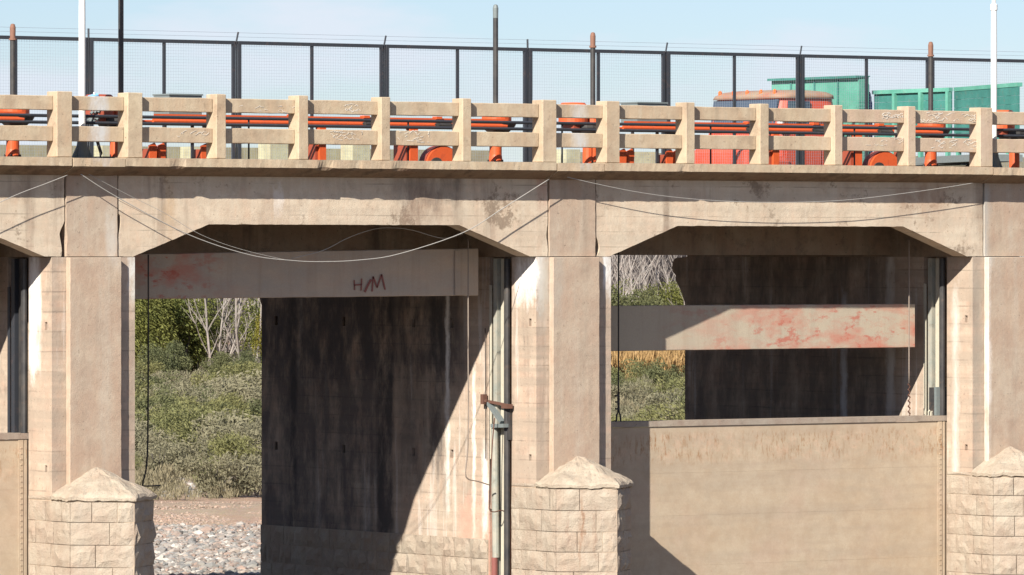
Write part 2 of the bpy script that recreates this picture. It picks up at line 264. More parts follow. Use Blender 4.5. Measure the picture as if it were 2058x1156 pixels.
# ------------------------------------------------------------------ mesh helpers
def box_bm(bm, x0, x1, y0, y1, z0, z1):
    v = [bm.verts.new(p) for p in ((x0, y0, z0), (x1, y0, z0), (x1, y1, z0), (x0, y1, z0), (x0, y0, z1), (x1, y0, z1), (x1, y1, z1), (x0, y1, z1))]
    for f in ((0, 3, 2, 1), (4, 5, 6, 7), (0, 1, 5, 4), (1, 2, 6, 5), (2, 3, 7, 6), (3, 0, 4, 7)): bm.faces.new([v[i] for i in f])
    return v
def obox(bm, p, q, w, h, up=Vector((0, 0, 1))):      # a bar from p to q, width w across, height h
    p = Vector(p); q = Vector(q); d = (q - p).normalized(); s = d.cross(up)
    if s.length < 1e-4: s = Vector((1, 0, 0))
    s.normalize(); u = s.cross(d).normalized()
    vs_ = []
    for e in (p, q):
        for a, b in ((-1, -1), (1, -1), (1, 1), (-1, 1)): vs_.append(bm.verts.new(e + s * a * w / 2 + u * b * h / 2))
    for f in ((0, 1, 2, 3), (7, 6, 5, 4), (0, 4, 5, 1), (1, 5, 6, 2), (2, 6, 7, 3), (3, 7, 4, 0)): bm.faces.new([vs_[i] for i in f])
def prism(bm, poly, axis, a, b):                     # poly in the two other axes, extruded along axis
    def P(u, v, t): return {'x': (t, u, v), 'y': (u, t, v), 'z': (u, v, t)}[axis]
    A = [bm.verts.new(P(u, v, a)) for u, v in poly]; B = [bm.verts.new(P(u, v, b)) for u, v in poly]
    n = len(poly)
    bm.faces.new(A); bm.faces.new(B[::-1])
    for i in range(n): bm.faces.new((A[i], B[i], B[(i + 1) % n], A[(i + 1) % n]))
def lathe(bm, cx, cy, prof, n=16):                   # prof: (r, z) from bottom to top
    rings = [[bm.verts.new((cx + r * cos(2 * pi * i / n), cy + r * sin(2 * pi * i / n), z)) for i in range(n)] for r, z in prof]
    for a, b in zip(rings, rings[1:]):
        for i in range(n): bm.faces.new((a[i], a[(i + 1) % n], b[(i + 1) % n], b[i]))
    bm.faces.new(rings[0][::-1]); bm.faces.new(rings[-1])
def tube(bm, pts, r, n=6, r2=None):
    pts = [Vector(p) for p in pts]; rings = []
    for i, p in enumerate(pts):
        d = (pts[min(i + 1, len(pts) - 1)] - pts[max(i - 1, 0)]).normalized()
        s = d.cross(Vector((0, 0, 1)));  s = Vector((1, 0, 0)) if s.length < 1e-3 else s.normalized()
        u = s.cross(d).normalized(); rr = r if r2 is None else r + (r2 - r) * i / (len(pts) - 1)
        rings.append([bm.verts.new(p + (s * cos(2 * pi * k / n) + u * sin(2 * pi * k / n)) * rr) for k in range(n)])
    for a, b in zip(rings, rings[1:]):
        for i in range(n): bm.faces.new((a[i], a[(i + 1) % n], b[(i + 1) % n], b[i]))
    bm.faces.new(rings[0][::-1]); bm.faces.new(rings[-1])
def bev(bm, w, seg=1):
    bmesh.ops.bevel(bm, geom=[e for e in bm.edges if e.calc_face_angle(0) > .5], offset=w, segments=seg, affect='EDGES', clamp_overlap=True)
def obj(name, bm, mat, parent=None, smooth=False, **props):
    bmesh.ops.recalc_face_normals(bm, faces=bm.faces)
    me = bpy.data.meshes.new(name); bm.to_mesh(me); bm.free()
    if smooth:
        for p in me.polygons: p.use_smooth = True
    me.materials.append(M[mat] if isinstance(mat, str) else mat)
    o = bpy.data.objects.new(name, me); COL.objects.link(o)
    if parent:
        o.parent = parent
        if parent.type == 'EMPTY': o.matrix_parent_inverse = Matrix.Translation(parent.location).inverted()
    for k, v in props.items(): o[k] = v
    return o
def thing(name, label, cat, loc=(0, 0, 0), group=None):
    o = bpy.data.objects.new(name, None); COL.objects.link(o); o.location = loc; o['label'] = label; o['category'] = cat
    if group: o['group'] = group
    return o
def tag(o, label, cat, group=None):
    o['label'] = label; o['category'] = cat
    if group: o['group'] = group
    return o
def boxo(name, mat, parent, x0, x1, y0, y1, z0, z1, b=0.0, **p):
    bm = bmesh.new(); box_bm(bm, x0, x1, y0, y1, z0, z1)
    if b: bev(bm, b, 1)
    return obj(name, bm, mat, parent, **p)
def worn(bm, amp, scale=3.0, step=None):             # irregular, chipped edges
    for v in bm.verts:
        n = mnoise.noise_vector(v.co * scale) + .5 * mnoise.noise_vector(v.co * scale * 3.7)
        v.co += n * amp

# ------------------------------------------------------------------ setting: ground
bm = bmesh.new()
R = [-2500, -600, -200, -60, -10, 20, 60, 120, 200, 320, 600, 1500, 4500]
gv = [[bm.verts.new((x, y, 0)) for x in R] for y in [-2500, -400, -90, -30, 0, 14, 40, 90, 160, 300, 600, 1800, 6000]]
for j in range(len(gv) - 1):
    for i in range(len(R) - 1): bm.faces.new((gv[j][i], gv[j][i + 1], gv[j + 1][i + 1], gv[j + 1][i]))
obj('riverbed', bm, 'ground', kind='structure')
bm = bmesh.new()
_v = [bm.verts.new(p) for p in ((-60, -110, .004), (60, -110, .004), (60, 12, .004), (-60, 12, .004))]; bm.faces.new(_v)
obj('added_dark_sheet', bm, 'silt', kind='structure')  # unseen dark sheet added to cut light bouncing up under the deck

B = 9.0
NP = range(-3, 3)                     # pier indices; pier 0 is the middle one of the photograph
PL, PR = -.245, 1.23                  # pier faces
GZ, SZ, TZ = 5.965, 6.46, 7.20        # girder springing, soffit, top
place = {-3: 'far outside the left edge', -2: 'just outside the left edge', -1: 'left', 0: 'middle', 1: 'right', 2: 'outside the right edge'}

# unit stone blocks, shared
unit_blocks = []
for k in range(10):
    rnd = random.Random(k); bm = bmesh.new(); nx, nz = 4, 3
    grid = []
    for j in range(nz + 1):
        row = []
        for i in range(nx + 1):
            u, v = i / nx, j / nz; edge = i in (0, nx) or j in (0, nz)
            d = .12 + rnd.uniform(-.12, .12) if edge else .55 + rnd.uniform(-.40, .45)
            jx = 0 if edge else rnd.uniform(-.05, .05)
            row.append(bm.verts.new((u + jx, -d, v + jx)))
        grid.append(row)
    for j in range(nz):
        for i in range(nx): bm.faces.new((grid[j][i], grid[j][i + 1], grid[j + 1][i + 1], grid[j + 1][i]))
    ring = grid[0] + [grid[j][nx] for j in range(1, nz + 1)] + grid[nz][-2::-1] + [grid[j][0] for j in range(nz - 1, 0, -1)]
    back = [bm.verts.new((v.co.x, 1.0, v.co.z)) for v in ring]
    for i in range(len(ring)):
        a, b = i, (i + 1) % len(ring); bm.faces.new((ring[b], ring[a], back[a], back[b]))
    bmesh.ops.recalc_face_normals(bm, faces=bm.faces)
    me = bpy.data.meshes.new('stone_block'); bm.to_mesh(me); bm.free(); me.materials.append(M['stone']); unit_blocks.append(me)
def block(parent, ax, ay, bx, by, z0, z1, relief, rnd):
    o = bpy.data.objects.new('stone_block', rnd.choice(unit_blocks)); COL.objects.link(o)
    L = sqrt((bx - ax) ** 2 + (by - ay) ** 2); ang = atan2(by - ay, bx - ax)
    o.parent = parent
    o.location = Vector((ax, ay, z0)) - parent.location; o.rotation_euler = (0, 0, ang); o.scale = (L, relief, z1 - z0)
def courses(parent, A, Bp, ztop, zbot, hs, wmean, relief, rnd, gap=.010, phase=0, hseed=None):
    hr = random.Random(hseed) if hseed is not None else rnd
    # blocks along the line A->B (outer side on the right-hand -normal side), from ztop down
    L = sqrt((Bp[0] - A[0]) ** 2 + (Bp[1] - A[1]) ** 2); ux, uy = (Bp[0] - A[0]) / L, (Bp[1] - A[1]) / L
    z = ztop; row = phase
    while z > zbot + .05:
        h = hs * hr.uniform(.92, 1.08); t = 0; first = True
        while t < L - .02:
            wd = wmean * rnd.uniform(.7, 1.3) * (.55 if first and row % 2 else 1)
            if t + wd > L - .16: wd = L - t
            block(parent, A[0] + ux * (t + gap / 2), A[1] + uy * (t + gap / 2), A[0] + ux * (t + wd - gap / 2), A[1] + uy * (t + wd - gap / 2), max(z - h, zbot), z - gap, relief * rnd.uniform(.7, 1.3), rnd)
            t += wd; first = False
        z -= h; row += 1

HOLE_Y = [.17]; 
HY2 = [PT(p, 0, 0).y for p in ()]
def y_on_side(px, Xs):                # depth at which column px meets the plane X = Xs
    lo, hi = 0, 12
    for _ in range(50):
        mid = (lo + hi) / 2
        q = CX + F * (LX + Xs * Cc - mid * S) / (D0 + Xs * S + mid * Cc)
        if q > px: lo = mid
        else: hi = mid
    return lo
REAR_HOLES = [y_on_side(p, PL) for p in (908, 831, 691, 555)]
def side_wall(bm, X, ys, zs, holes, depth):
    V = {}
    def v(x, y, z):
        k = (round(x, 4), round(y, 4), round(z, 4))
        if k not in V: V[k] = bm.verts.new((x, y, z))
        return V[k]
    for i in range(len(ys) - 1):
        for j in range(len(zs) - 1):
            a, b, c, d = ys[i], ys[i + 1], zs[j], zs[j + 1]
            if (i, j) in holes:
                q = X + depth
                for f in (((X, a, c), (X, b, c), (q, b, c), (q, a, c)), ((X, a, d), (X, b, d), (q, b, d), (q, a, d)), ((X, a, c), (X, a, d), (q, a, d), (q, a, c)), ((X, b, c), (X, b, d), (q, b, d), (q, b, c)), ((q, a, c), (q, b, c), (q, b, d), (q, a, d))):
                    bm.faces.new([v(*p) for p in f])
            else: bm.faces.new((v(X, a, c), v(X, b, c), v(X, b, d), v(X, a, d)))
YE = 8.05; G0, G1, GD = .68, 1.30, .28
pier_label = {-3: 'concrete pier fourth from the right, out of view', -2: 'concrete pier left of the far left gate opening',
              -1: 'left concrete pier on a stone cutwater with iron guide and open bay at its right',
              0: 'middle concrete pier with white lime patch on its head, cracked stone cutwater below',
              1: 'right concrete pier with white lime runs, cut by the right edge', 2: 'concrete pier beyond the right edge'}
piers = {}
for k in NP:
    X0 = k * B; rnd = random.Random(100 + k)
    t = thing('bridge_pier', pier_label[k], 'bridge pier', (X0 + .49, 0, 0), 'concrete piers of the barrage'); piers[k] = t
    bm = bmesh.new(); L_, R_ = X0 + PL, X0 + PR; top = 5.955
    def quad(*p): bm.faces.new([bm.verts.new(q) for q in p])
    zs = [0, 2.70, 2.80, 4.85, 4.97, top]
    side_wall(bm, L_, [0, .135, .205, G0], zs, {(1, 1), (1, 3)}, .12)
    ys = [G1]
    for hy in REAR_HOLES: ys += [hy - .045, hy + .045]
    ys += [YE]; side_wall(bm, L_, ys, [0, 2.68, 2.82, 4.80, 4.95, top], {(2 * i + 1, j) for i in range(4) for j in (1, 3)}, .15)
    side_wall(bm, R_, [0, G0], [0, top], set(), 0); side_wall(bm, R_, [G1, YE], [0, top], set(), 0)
    for X, s in ((L_, 1), (R_, -1)):
        quad((X, G0, 0), (X + s * GD, G0, 0), (X + s * GD, G0, top), (X, G0, top)); quad((X, G1, 0), (X + s * GD, G1, 0), (X + s * GD, G1, top), (X, G1, top))
        quad((X + s * GD, G0, 0), (X + s * GD, G1, 0), (X + s * GD, G1, top), (X + s * GD, G0, top))
    quad((L_, 0, 0), (R_, 0, 0), (R_, 0, top), (L_, 0, top)); quad((L_, YE, 0), (R_, YE, 0), (R_, YE, top), (L_, YE, top))
    quad((L_, 0, top), (R_, 0, top), (R_, G0, top), (L_, G0, top)); quad((L_, G1, top), (R_, G1, top), (R_, YE, top), (L_, YE, top)); quad((L_ + GD, G0, top), (R_ - GD, G0, top), (R_ - GD, G1, top), (L_ + GD, G1, top))
    bmesh.ops.remove_doubles(bm, verts=bm.verts, dist=.0005)
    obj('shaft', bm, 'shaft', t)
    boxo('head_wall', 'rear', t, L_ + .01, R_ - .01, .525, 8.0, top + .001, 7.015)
    # corbel at the rear end
    bm = bmesh.new()
    prism(bm, [(YE + .003, 5.12), (YE + .05, 5.18), (YE + .10, 5.30), (YE + .20, 5.42), (YE + .30, 5.55), (YE + .29, 5.62), (YE + .36, 5.68), (YE + .40, 5.74), (YE + .38, 5.86), (YE + .30, 5.93), (YE + .003, 5.95)], 'x', L_ + .01, R_ - .01)
    obj('corbel', bm, 'shaft', t)
    # pilaster in front
    bm = bmesh.new(); n = 26
    prism(bm, [(X0 + .0, 5.952 - 3.2)] + [(X0 + .92, 2.752)] + [(X0 + .92, 5.952), (X0 + .0, 5.952)], 'y', -.12, -.002)
    bmesh.ops.translate(bm, verts=[v for v in bm.verts if v.co.z < 3], vec=(0, 0, -1.0))
    bmesh.ops.subdivide_edges(bm, edges=[e for e in bm.edges if abs(e.verts[0].co.z - e.verts[1].co.z) > 1], cuts=60)
    bev(bm, .01)
    for v in bm.verts:
        v.co.x += .006 * mnoise.noise(v.co * 5) + .004 * mnoise.noise(v.co * 17)
    obj('pilaster', bm, 'pilaster', t)
    # narrow right jamb edge, chipped
    # cutwater core
    core = [(L_ + .010, .0), (L_ + .010, -.53), (X0 + .49, -1.175), (R_ - .010, -.53), (R_ - .010, 0)]
    bm = bmesh.new(); prism(bm, [(x, y - .004) for x, y in core], 'z', 0, 2.28); obj('cutwater_core', bm, 'mortar', t)
    bm = bmesh.new(); prism(bm, [(L_ - .003, .0), (L_ - .003, G0 - .02), (L_ - .014, G0 - .02), (L_ - .014, 0)], 'z', 0, 2.33); obj('mortar_bed', bm, 'mortar', t)
    bm = bmesh.new(); prism(bm, [(L_ - .003, G1 + .02), (L_ - .003, YE - .02), (L_ - .014, YE - .02), (L_ - .014, G1 + .02)], 'z', 0, 1.38); obj('mortar_bed', bm, 'mortar', t)
    # cap: sloping half pyramid with lip
    bm = bmesh.new(); lip = [(L_ - .03, -.004), (L_ - .045, -.555), (X0 + .49, -1.24), (R_ + .055, -.555), (R_ + .03, -.004)]
    nseg = 16; pts = []
    for i in range(len(lip) - 1):
        for q in range(nseg): pts.append((lip[i][0] + (lip[i + 1][0] - lip[i][0]) * q / nseg, lip[i][1] + (lip[i + 1][1] - lip[i][1]) * q / nseg))
    pts.append(lip[-1])
    ap = Vector((X0 + .47, -.125, 2.77)); rings = []
    for q, (f, zz) in enumerate(((.96, 2.275), (.995, 2.29), (1.0, 2.335), (.96, 2.372), (.86, 2.42), (.76, 2.465), (.66, 2.51), (.56, 2.555), (.46, 2.60), (.36, 2.64), (.26, 2.68), (.15, 2.72))):
        ring = []
        for x, y in pts:
            px_, py_ = ap.x + (x - ap.x) * f, ap.y + (y - ap.y) * f
            if y > -.01: py_ = -.004
            if q >= 2 and f < 1:
                py_ = min(py_, -.004)
            c = Vector((px_, py_, zz)); nn = mnoise.noise(Vector((px_ * 4, py_ * 4, k * 3.3)))
            ring.append(bm.verts.new(c + Vector((.02 * nn, .02 * nn if y < -.01 else 0, .045 * nn * (1 if q > 2 else .5) + .022 * mnoise.noise(c * 11) + .012 * mnoise.noise(c * 27)))))
        rings.append(ring)
    for a, b in zip(rings, rings[1:]):
        for i in range(len(pts) - 1): bm.faces.new((a[i], a[i + 1], b[i + 1], b[i]))
    apv = bm.verts.new(ap + Vector((0, 0, .0)))
    for i in range(len(pts) - 1): bm.faces.new((rings[-1][i], rings[-1][i + 1], apv))
    bm.faces.new(rings[0][::-1])
    obj('sloping_cap', bm, 'cap', t)
    rel = .030
    courses(t, (L_ - .02, G0 - .02), (L_ - .02, -.568), 2.275, 0, .325, .55, rel, rnd, hseed=k)
    courses(t, (L_ - .02, G0 - .02), (L_ - .02, .01), 2.345, 2.285, .1, .7, rel * .6, rnd)
    courses(t, (L_ - .016, -.562), (X0 + .49, -1.175), 2.275, 0, .325, .55, rel, rnd, phase=1, hseed=k)
    courses(t, (X0 + .49, -1.175), (R_ - .01, -.55), 2.275, 0, .325, .45, rel * 2.0, rnd, hseed=k)
    courses(t, (R_ - .01, -.53), (R_ - .01, -.02), 2.275, 0, .325, .45, rel * 1.4, rnd, phase=1)
    courses(t, (L_ - .02, YE - .0), (L_ - .02, G1 + .02), 1.41, 0, .305, .42, .05, rnd)
    # steel gate guides in the left and right grooves
    for side, X, s in (('L', L_, 1), ('R', R_, -1)):
        bm = bmesh.new(); a, b = sorted((X - s * .02, X + s * .10))
        tube(bm, [(X - s * .02, G0 + .10, .05), (X - s * .02, G0 + .10, 5.93)], .052, 10); g = obj('guide_pipe', bm, 'black', t)
        boxo('guide_rail', 'railpale' if k > -1 else 'black', t, *sorted((X + s * .02, X + s * .09)), G0 + .21, G0 + .33, .05, 5.93)  # left piers: shade on the guides put into darker steel colours
        boxo('guide_rail', 'greensteel' if k > -1 else 'darksteel', t, *sorted((X - s * .03, X + s * .06)), G0 + .37, G0 + .47, .05, 5.93)
        boxo('guide_angle', 'railpale' if k > -1 else 'darksteel', t, *sorted((X - s * .02, X - s * .005)), G0 + .535, G0 + .60, 2.7, 5.5)
    # head column between the girders
    bm = bmesh.new(); zs_ = [5.965 + (7.2 - 5.965) * i / 24 for i in range(25)]
    def jag(z, sd): return .010 * mnoise.noise(Vector((z * 6, sd, k * 2.1))) + .02 * max(0, mnoise.noise(Vector((z * 3, sd + 5, k * 3.7)))) * (1.4 if z < 6.6 else .4)
    pl = [(X0 + jag(z, 1) * 1.0, z) for z in zs_] + [(X0 + .905 - jag(z, 2), z) for z in reversed(zs_)]
    prism(bm, pl, 'y', -.02, .5); obj('head_column', bm, 'pilaster', t)

# bracket on the middle pier's guide
X0 = 0; t = thing('guide_bracket', 'rusty iron bracket with grey strut fixed to black guide pipe of middle pier', 'bracket', (PL - .1, .8, 3.4))
p0 = PT(978, 808, 1.28); bx = PL - .07
bm = bmesh.new(); obox(bm, (bx, 1.36, 3.64), (bx, .64, 3.57), .05, .04); obox(bm, (bx, .80, 3.56), (bx - .02, .60, 3.56), .10, .07); obj('arm', bm, 'rust', t)
bm = bmesh.new(); obox(bm, (bx, 1.36, 3.58), (bx, 1.36, 3.74), .08, .08); obj('end_plate', bm, 'rust', t)
bm = bmesh.new(); obox(bm, (bx, 1.22, 3.60), (bx, .84, 3.30), .09, .05); obj('strut', bm, 'grey', t)
bm = bmesh.new(); obox(bm, (bx - .02, 1.06, 3.24), (bx - .02, .70, 3.25), .12, .06); obj('foot_plate', bm, 'grey', t)
bm = bmesh.new(); box_bm(bm, bx + .02, bx + .1, .66, .78, 3.02, 3.55); obj('clamp', bm, 'black', t)

# ------------------------------------------------------------------ girders
HL0, HL1 = 1.20, 2.57                  # left haunch from/to (from the pier's origin), right haunch
HR0, HR1 = B - 1.74, B - .37
def jline(x0, z0, x1, z1, n, amp, sd):
    out = []
    for i in range(n):
        f = i / n; x = x0 + (x1 - x0) * f; z = z0 + (z1 - z0) * f
        e = amp * mnoise.noise(Vector((x * 5 + z * 3, sd, 0))) + amp * .7 * mnoise.noise(Vector((x * 19 + z * 11, sd, 4)))
        out.append((x, z + e))
    return out
glabel = {-3: 'front girder of the bay fourth from right, out of view', -2: 'haunched front girder over the far left bay', -1: 'haunched concrete front girder over the open bay, wire sagging before it',
          0: 'haunched concrete front girder over the bay with the lowered steel gate', 1: 'haunched front girder beyond the right pier'}
for k in list(NP)[:-1]:
    X0 = k * B; bm = bmesh.new()
    def ej(z, sd): return .012 * mnoise.noise(Vector((z * 7, sd, k * 4.1))) + .10 * max(0, mnoise.noise(Vector((z * 2.7, sd + 2, k * 3.3)))) * (1.2 if z < 6.6 else .15)
    zz = [GZ + (TZ - GZ) * i / 30 for i in range(31)]
    poly = [(X0 + .93 + ej(z, 9), z) for z in reversed(zz)]
    poly += jline(X0 + .95, GZ, X0 + HL0, GZ, 6, .006, k) + jline(X0 + HL0, GZ, X0 + HL1, SZ, 24, .007, k) + jline(X0 + HL1, SZ, X0 + HR0, SZ, 70, .007, k)
    poly += jline(X0 + HR0, SZ, X0 + HR1, GZ, 24, .007, k) + jline(X0 + HR1, GZ, X0 + B - .05, GZ, 6, .006, k)
    poly += [(X0 + B - .025 - ej(z, 4), z) for z in zz]
    prism(bm, poly, 'y', 0, .36)
    tag(obj('front_girder', bm, 'girder'), glabel[k], 'girder', 'haunched girders between the piers')
    for q, (y0, zb) in enumerate(((2.2, 5.985), (4.3, 6.20), (6.4, 6.20))):
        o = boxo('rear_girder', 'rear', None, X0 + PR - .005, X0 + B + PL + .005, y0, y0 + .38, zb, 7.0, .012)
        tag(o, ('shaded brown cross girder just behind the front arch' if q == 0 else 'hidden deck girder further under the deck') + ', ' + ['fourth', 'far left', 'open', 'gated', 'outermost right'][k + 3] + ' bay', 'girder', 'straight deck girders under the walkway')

# deck and road
boxo('walkway_deck', 'deck', None, -27, 19, .0, 7.75, 7.203, 7.40, .01, kind='structure')
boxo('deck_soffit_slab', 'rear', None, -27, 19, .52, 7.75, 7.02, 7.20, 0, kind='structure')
boxo('road', 'deck', None, -60, 60, 7.78, 11.3, 6.45, 6.78, 0, kind='structure')

# ------------------------------------------------------------------ ledge (cornice) with coved underside
LY = -.37
def ledge(x0, x1, label, dz=0.0, seed=0):
    n = max(8, int((x1 - x0) / .06)); bm = bmesh.new()
    prof = [(.0, 7.197), (LY * .22, 7.21), (LY * .55, 7.255), (LY * .86, 7.30), (LY, 7.334), (LY, 7.462), (.0, 7.468)]
    rings = []
    for i in range(n + 1):
        x = x0 + (x1 - x0) * i / n; ring = []
        for q, (y, z) in enumerate(prof):
            e = mnoise.noise(Vector((x * 4.2, q * .2 + seed, 0))); e2 = mnoise.noise(Vector((x * 23, q + seed, 3)))
            chip = max(0, mnoise.noise(Vector((x * 2.3, seed * 3.1, 8))) - .38) * (.16 if q in (4,) else .05 if q == 5 else 0)
            yy = y + (.006 * e + .004 * e2 if 0 < q < 6 else 0) + chip
            ring.append(bm.verts.new((x, yy, z + dz + (.004 * e2 + chip * .4 if q in (4,) else .003 * e2 if 0 < q < 6 else 0))))
        rings.append(ring)
    for a, b in zip(rings, rings[1:]):
        for q in range(len(prof)): bm.faces.new((a[q], b[q], b[(q + 1) % len(prof)], a[(q + 1) % len(prof)]))
    bm.faces.new(rings[0]); bm.faces.new(rings[-1][::-1])
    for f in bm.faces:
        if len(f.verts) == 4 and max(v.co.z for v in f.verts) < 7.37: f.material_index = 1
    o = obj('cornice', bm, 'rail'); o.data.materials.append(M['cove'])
    return tag(o, label, 'cornice', 'concrete cornice lengths below the parapet')
EJ = PX(1120, LY)                      # expansion joint
EJ2 = PX(1215, LY)
for k in NP:
    X0 = k * B; nm = ['fourth', 'outer left', 'left', 'middle', 'right', 'outer right'][k + 3]
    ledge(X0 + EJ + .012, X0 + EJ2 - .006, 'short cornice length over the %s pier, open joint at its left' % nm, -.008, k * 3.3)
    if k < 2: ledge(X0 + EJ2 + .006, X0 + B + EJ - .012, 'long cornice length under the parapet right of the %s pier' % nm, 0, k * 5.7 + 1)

# ------------------------------------------------------------------ parapet
wide = [(PX(1091, -.35), PX(1119, -.35)), (PX(1219, -.35), PX(1246, -.35))]
nar = [(PX(a, -.35) + B, PX(b, -.35) + B) for a, b in ((435, 454.5), (600, 620), (766.5, 784.5), (930, 947.5))]
RY0, RY1 = -.245, -.10
def post(parent, x0, x1):
    bm = bmesh.new(); box_bm(bm, x0, x1, -.35, -.05, 7.464, 8.455)
    bmesh.ops.subdivide_edges(bm, edges=[e for e in bm.edges if abs(e.verts[0].co.z - e.verts[1].co.z) > .5], cuts=14)
    bev(bm, .010)
    for v in bm.verts: v.co += mnoise.noise_vector(v.co * 6) * .004
    return obj('post', bm, 'rail', parent)
def rail(parent, x0, x1, z0, z1):
    bm = bmesh.new(); box_bm(bm, x0, x1, RY0, RY1, z0, z1)
    bmesh.ops.subdivide_edges(bm, edges=[e for e in bm.edges if abs(e.verts[0].co.x - e.verts[1].co.x) > .5], cuts=24)
    bev(bm, .009)
    for v in bm.verts: v.co += mnoise.noise_vector(v.co * 5) * .005
    return obj('rail', bm, 'rail', parent)
TR, LR = (8.175, 8.392), (7.705, 7.935)
def rails(parent, xa, xb):
    return [rail(parent, xa + .002, xb - .002, *z) for z in (TR, LR)]
parap = {}
for k in NP:
    X0 = k * B; nm = ['fourth', 'outer left', 'left', 'middle', 'right', 'outer right'][k + 3]
    t = thing('parapet_section', 'short two-rail concrete parapet between the wide posts over the %s pier' % nm, 'parapet', (X0 + .9, -.2, 7.46), 'concrete parapet sections')
    rs = rails(t, X0 + wide[0][1], X0 + wide[1][0])
    # grey repair patch
    if k < 2:
        t = thing('parapet_section', ('long two-rail concrete parapet right of the %s pier, ' % nm) + {-3: 'out of view', -2: 'cut by the left edge', -1: 'chalk scrawls on its lower rail', 0: 'white scuffs on its right hand rails', 1: 'beyond the right edge'}[k], 'parapet', (X0 + 5, -.2, 7.46), 'concrete parapet sections')
        xs = [(X0 + wide[1][0], X0 + wide[1][1])] + [(X0 + a, X0 + b) for a, b in nar] + [(X0 + B + wide[0][0], X0 + B + wide[0][1])]
        # narrow posts were measured in the bay left of pier 0
        for a, b in xs: post(t, a, b)
        for (a, b), (c, d) in zip(xs, xs[1:]): rails(t, b, c)
        parap[k] = t
def scribble(parent, px0, px1, py0, py1, n, seed, mat='chalk', Y=RY0 - .004, wdt=.006, name='paint_mark'):
    rnd = random.Random(seed); bm = bmesh.new()
    a = PT(px0, py0, Y); b = PT(px1, py1, Y)
    for i in range(n):
        x = rnd.uniform(min(a.x, b.x), max(a.x, b.x)); z = rnd.uniform(min(a.z, b.z), max(a.z, b.z)); ang = rnd.uniform(-.4, .4); pts = []
        for s_ in range(rnd.randint(3, 6)):
            pts.append((min(max(x, min(a.x, b.x)), max(a.x, b.x)), Y, min(max(z, min(a.z, b.z)), max(a.z, b.z))))
            x += rnd.uniform(.01, .05); z += rnd.uniform(-.03, .03)
        for p, q in zip(pts, pts[1:]):
            if (Vector(p) - Vector(q)).length > .003: obox(bm, p, q, .003, wdt * rnd.uniform(.5, 1.4), up=Vector((0, -1, 0.001)) if False else Vector((0, 0, 1)))
    return obj(name, bm, mat, parent, kind='stuff')
scribble(parap[-1], 662, 728, 263, 282, 16, 1); scribble(parap[-1], 797, 862, 262, 286, 20, 2, wdt=.008)
scribble(parap[-1], 690, 727, 208, 226, 8, 5); scribble(parap[-1], 345, 420, 262, 276, 8, 6); scribble(parap[-1], 480, 592, 212, 226, 8, 9)
scribble(parap[0], 1770, 1820, 226, 242, 16, 3, wdt=.009); scribble(parap[0], 1848, 1960, 226, 246, 30, 4, wdt=.009)
scribble(parap[0], 1730, 1815, 275, 293, 12, 7); scribble(parap[0], 1860, 1965, 280, 300, 22, 8, wdt=.009)
# far parapet of the road
t = thing('far_parapet', 'low olive concrete parapet along the far side of the road, seen between rails', 'parapet', (0, 11.1, 6.78))
boxo('wall', 'farrail', t, -40, PX(1000, 11), 11.0, 11.2, 6.782, 7.87, .02); boxo('wall', 'farrail', t, PX(1085, 11), 40, 11.0, 11.2, 6.782, 7.86, .02)
for px0, px1, dz in ((380, 396, 0), (537, 580, .07), (703, 738, .07), (1132, 1160, .03), (1262, 1312, .0), (200, 214, .0)):
    boxo('pale_block', 'block', t, PX(px0, 10.7), PX(px1, 10.7), 10.6, 10.99, 6.782, 7.87 + dz, .02)
# thin pipe rail in the gap
bm = bmesh.new(); 
for z in (7.52, 7.60): tube(bm, [(PX(985, 11), 11.1, z - .1), (PX(1100, 11), 11.1, z - .1)], .015, 6)
tag(obj('pipe_rail', bm, 'orangedk'), 'thin dark pipes closing the gap in the far parapet', 'railing')

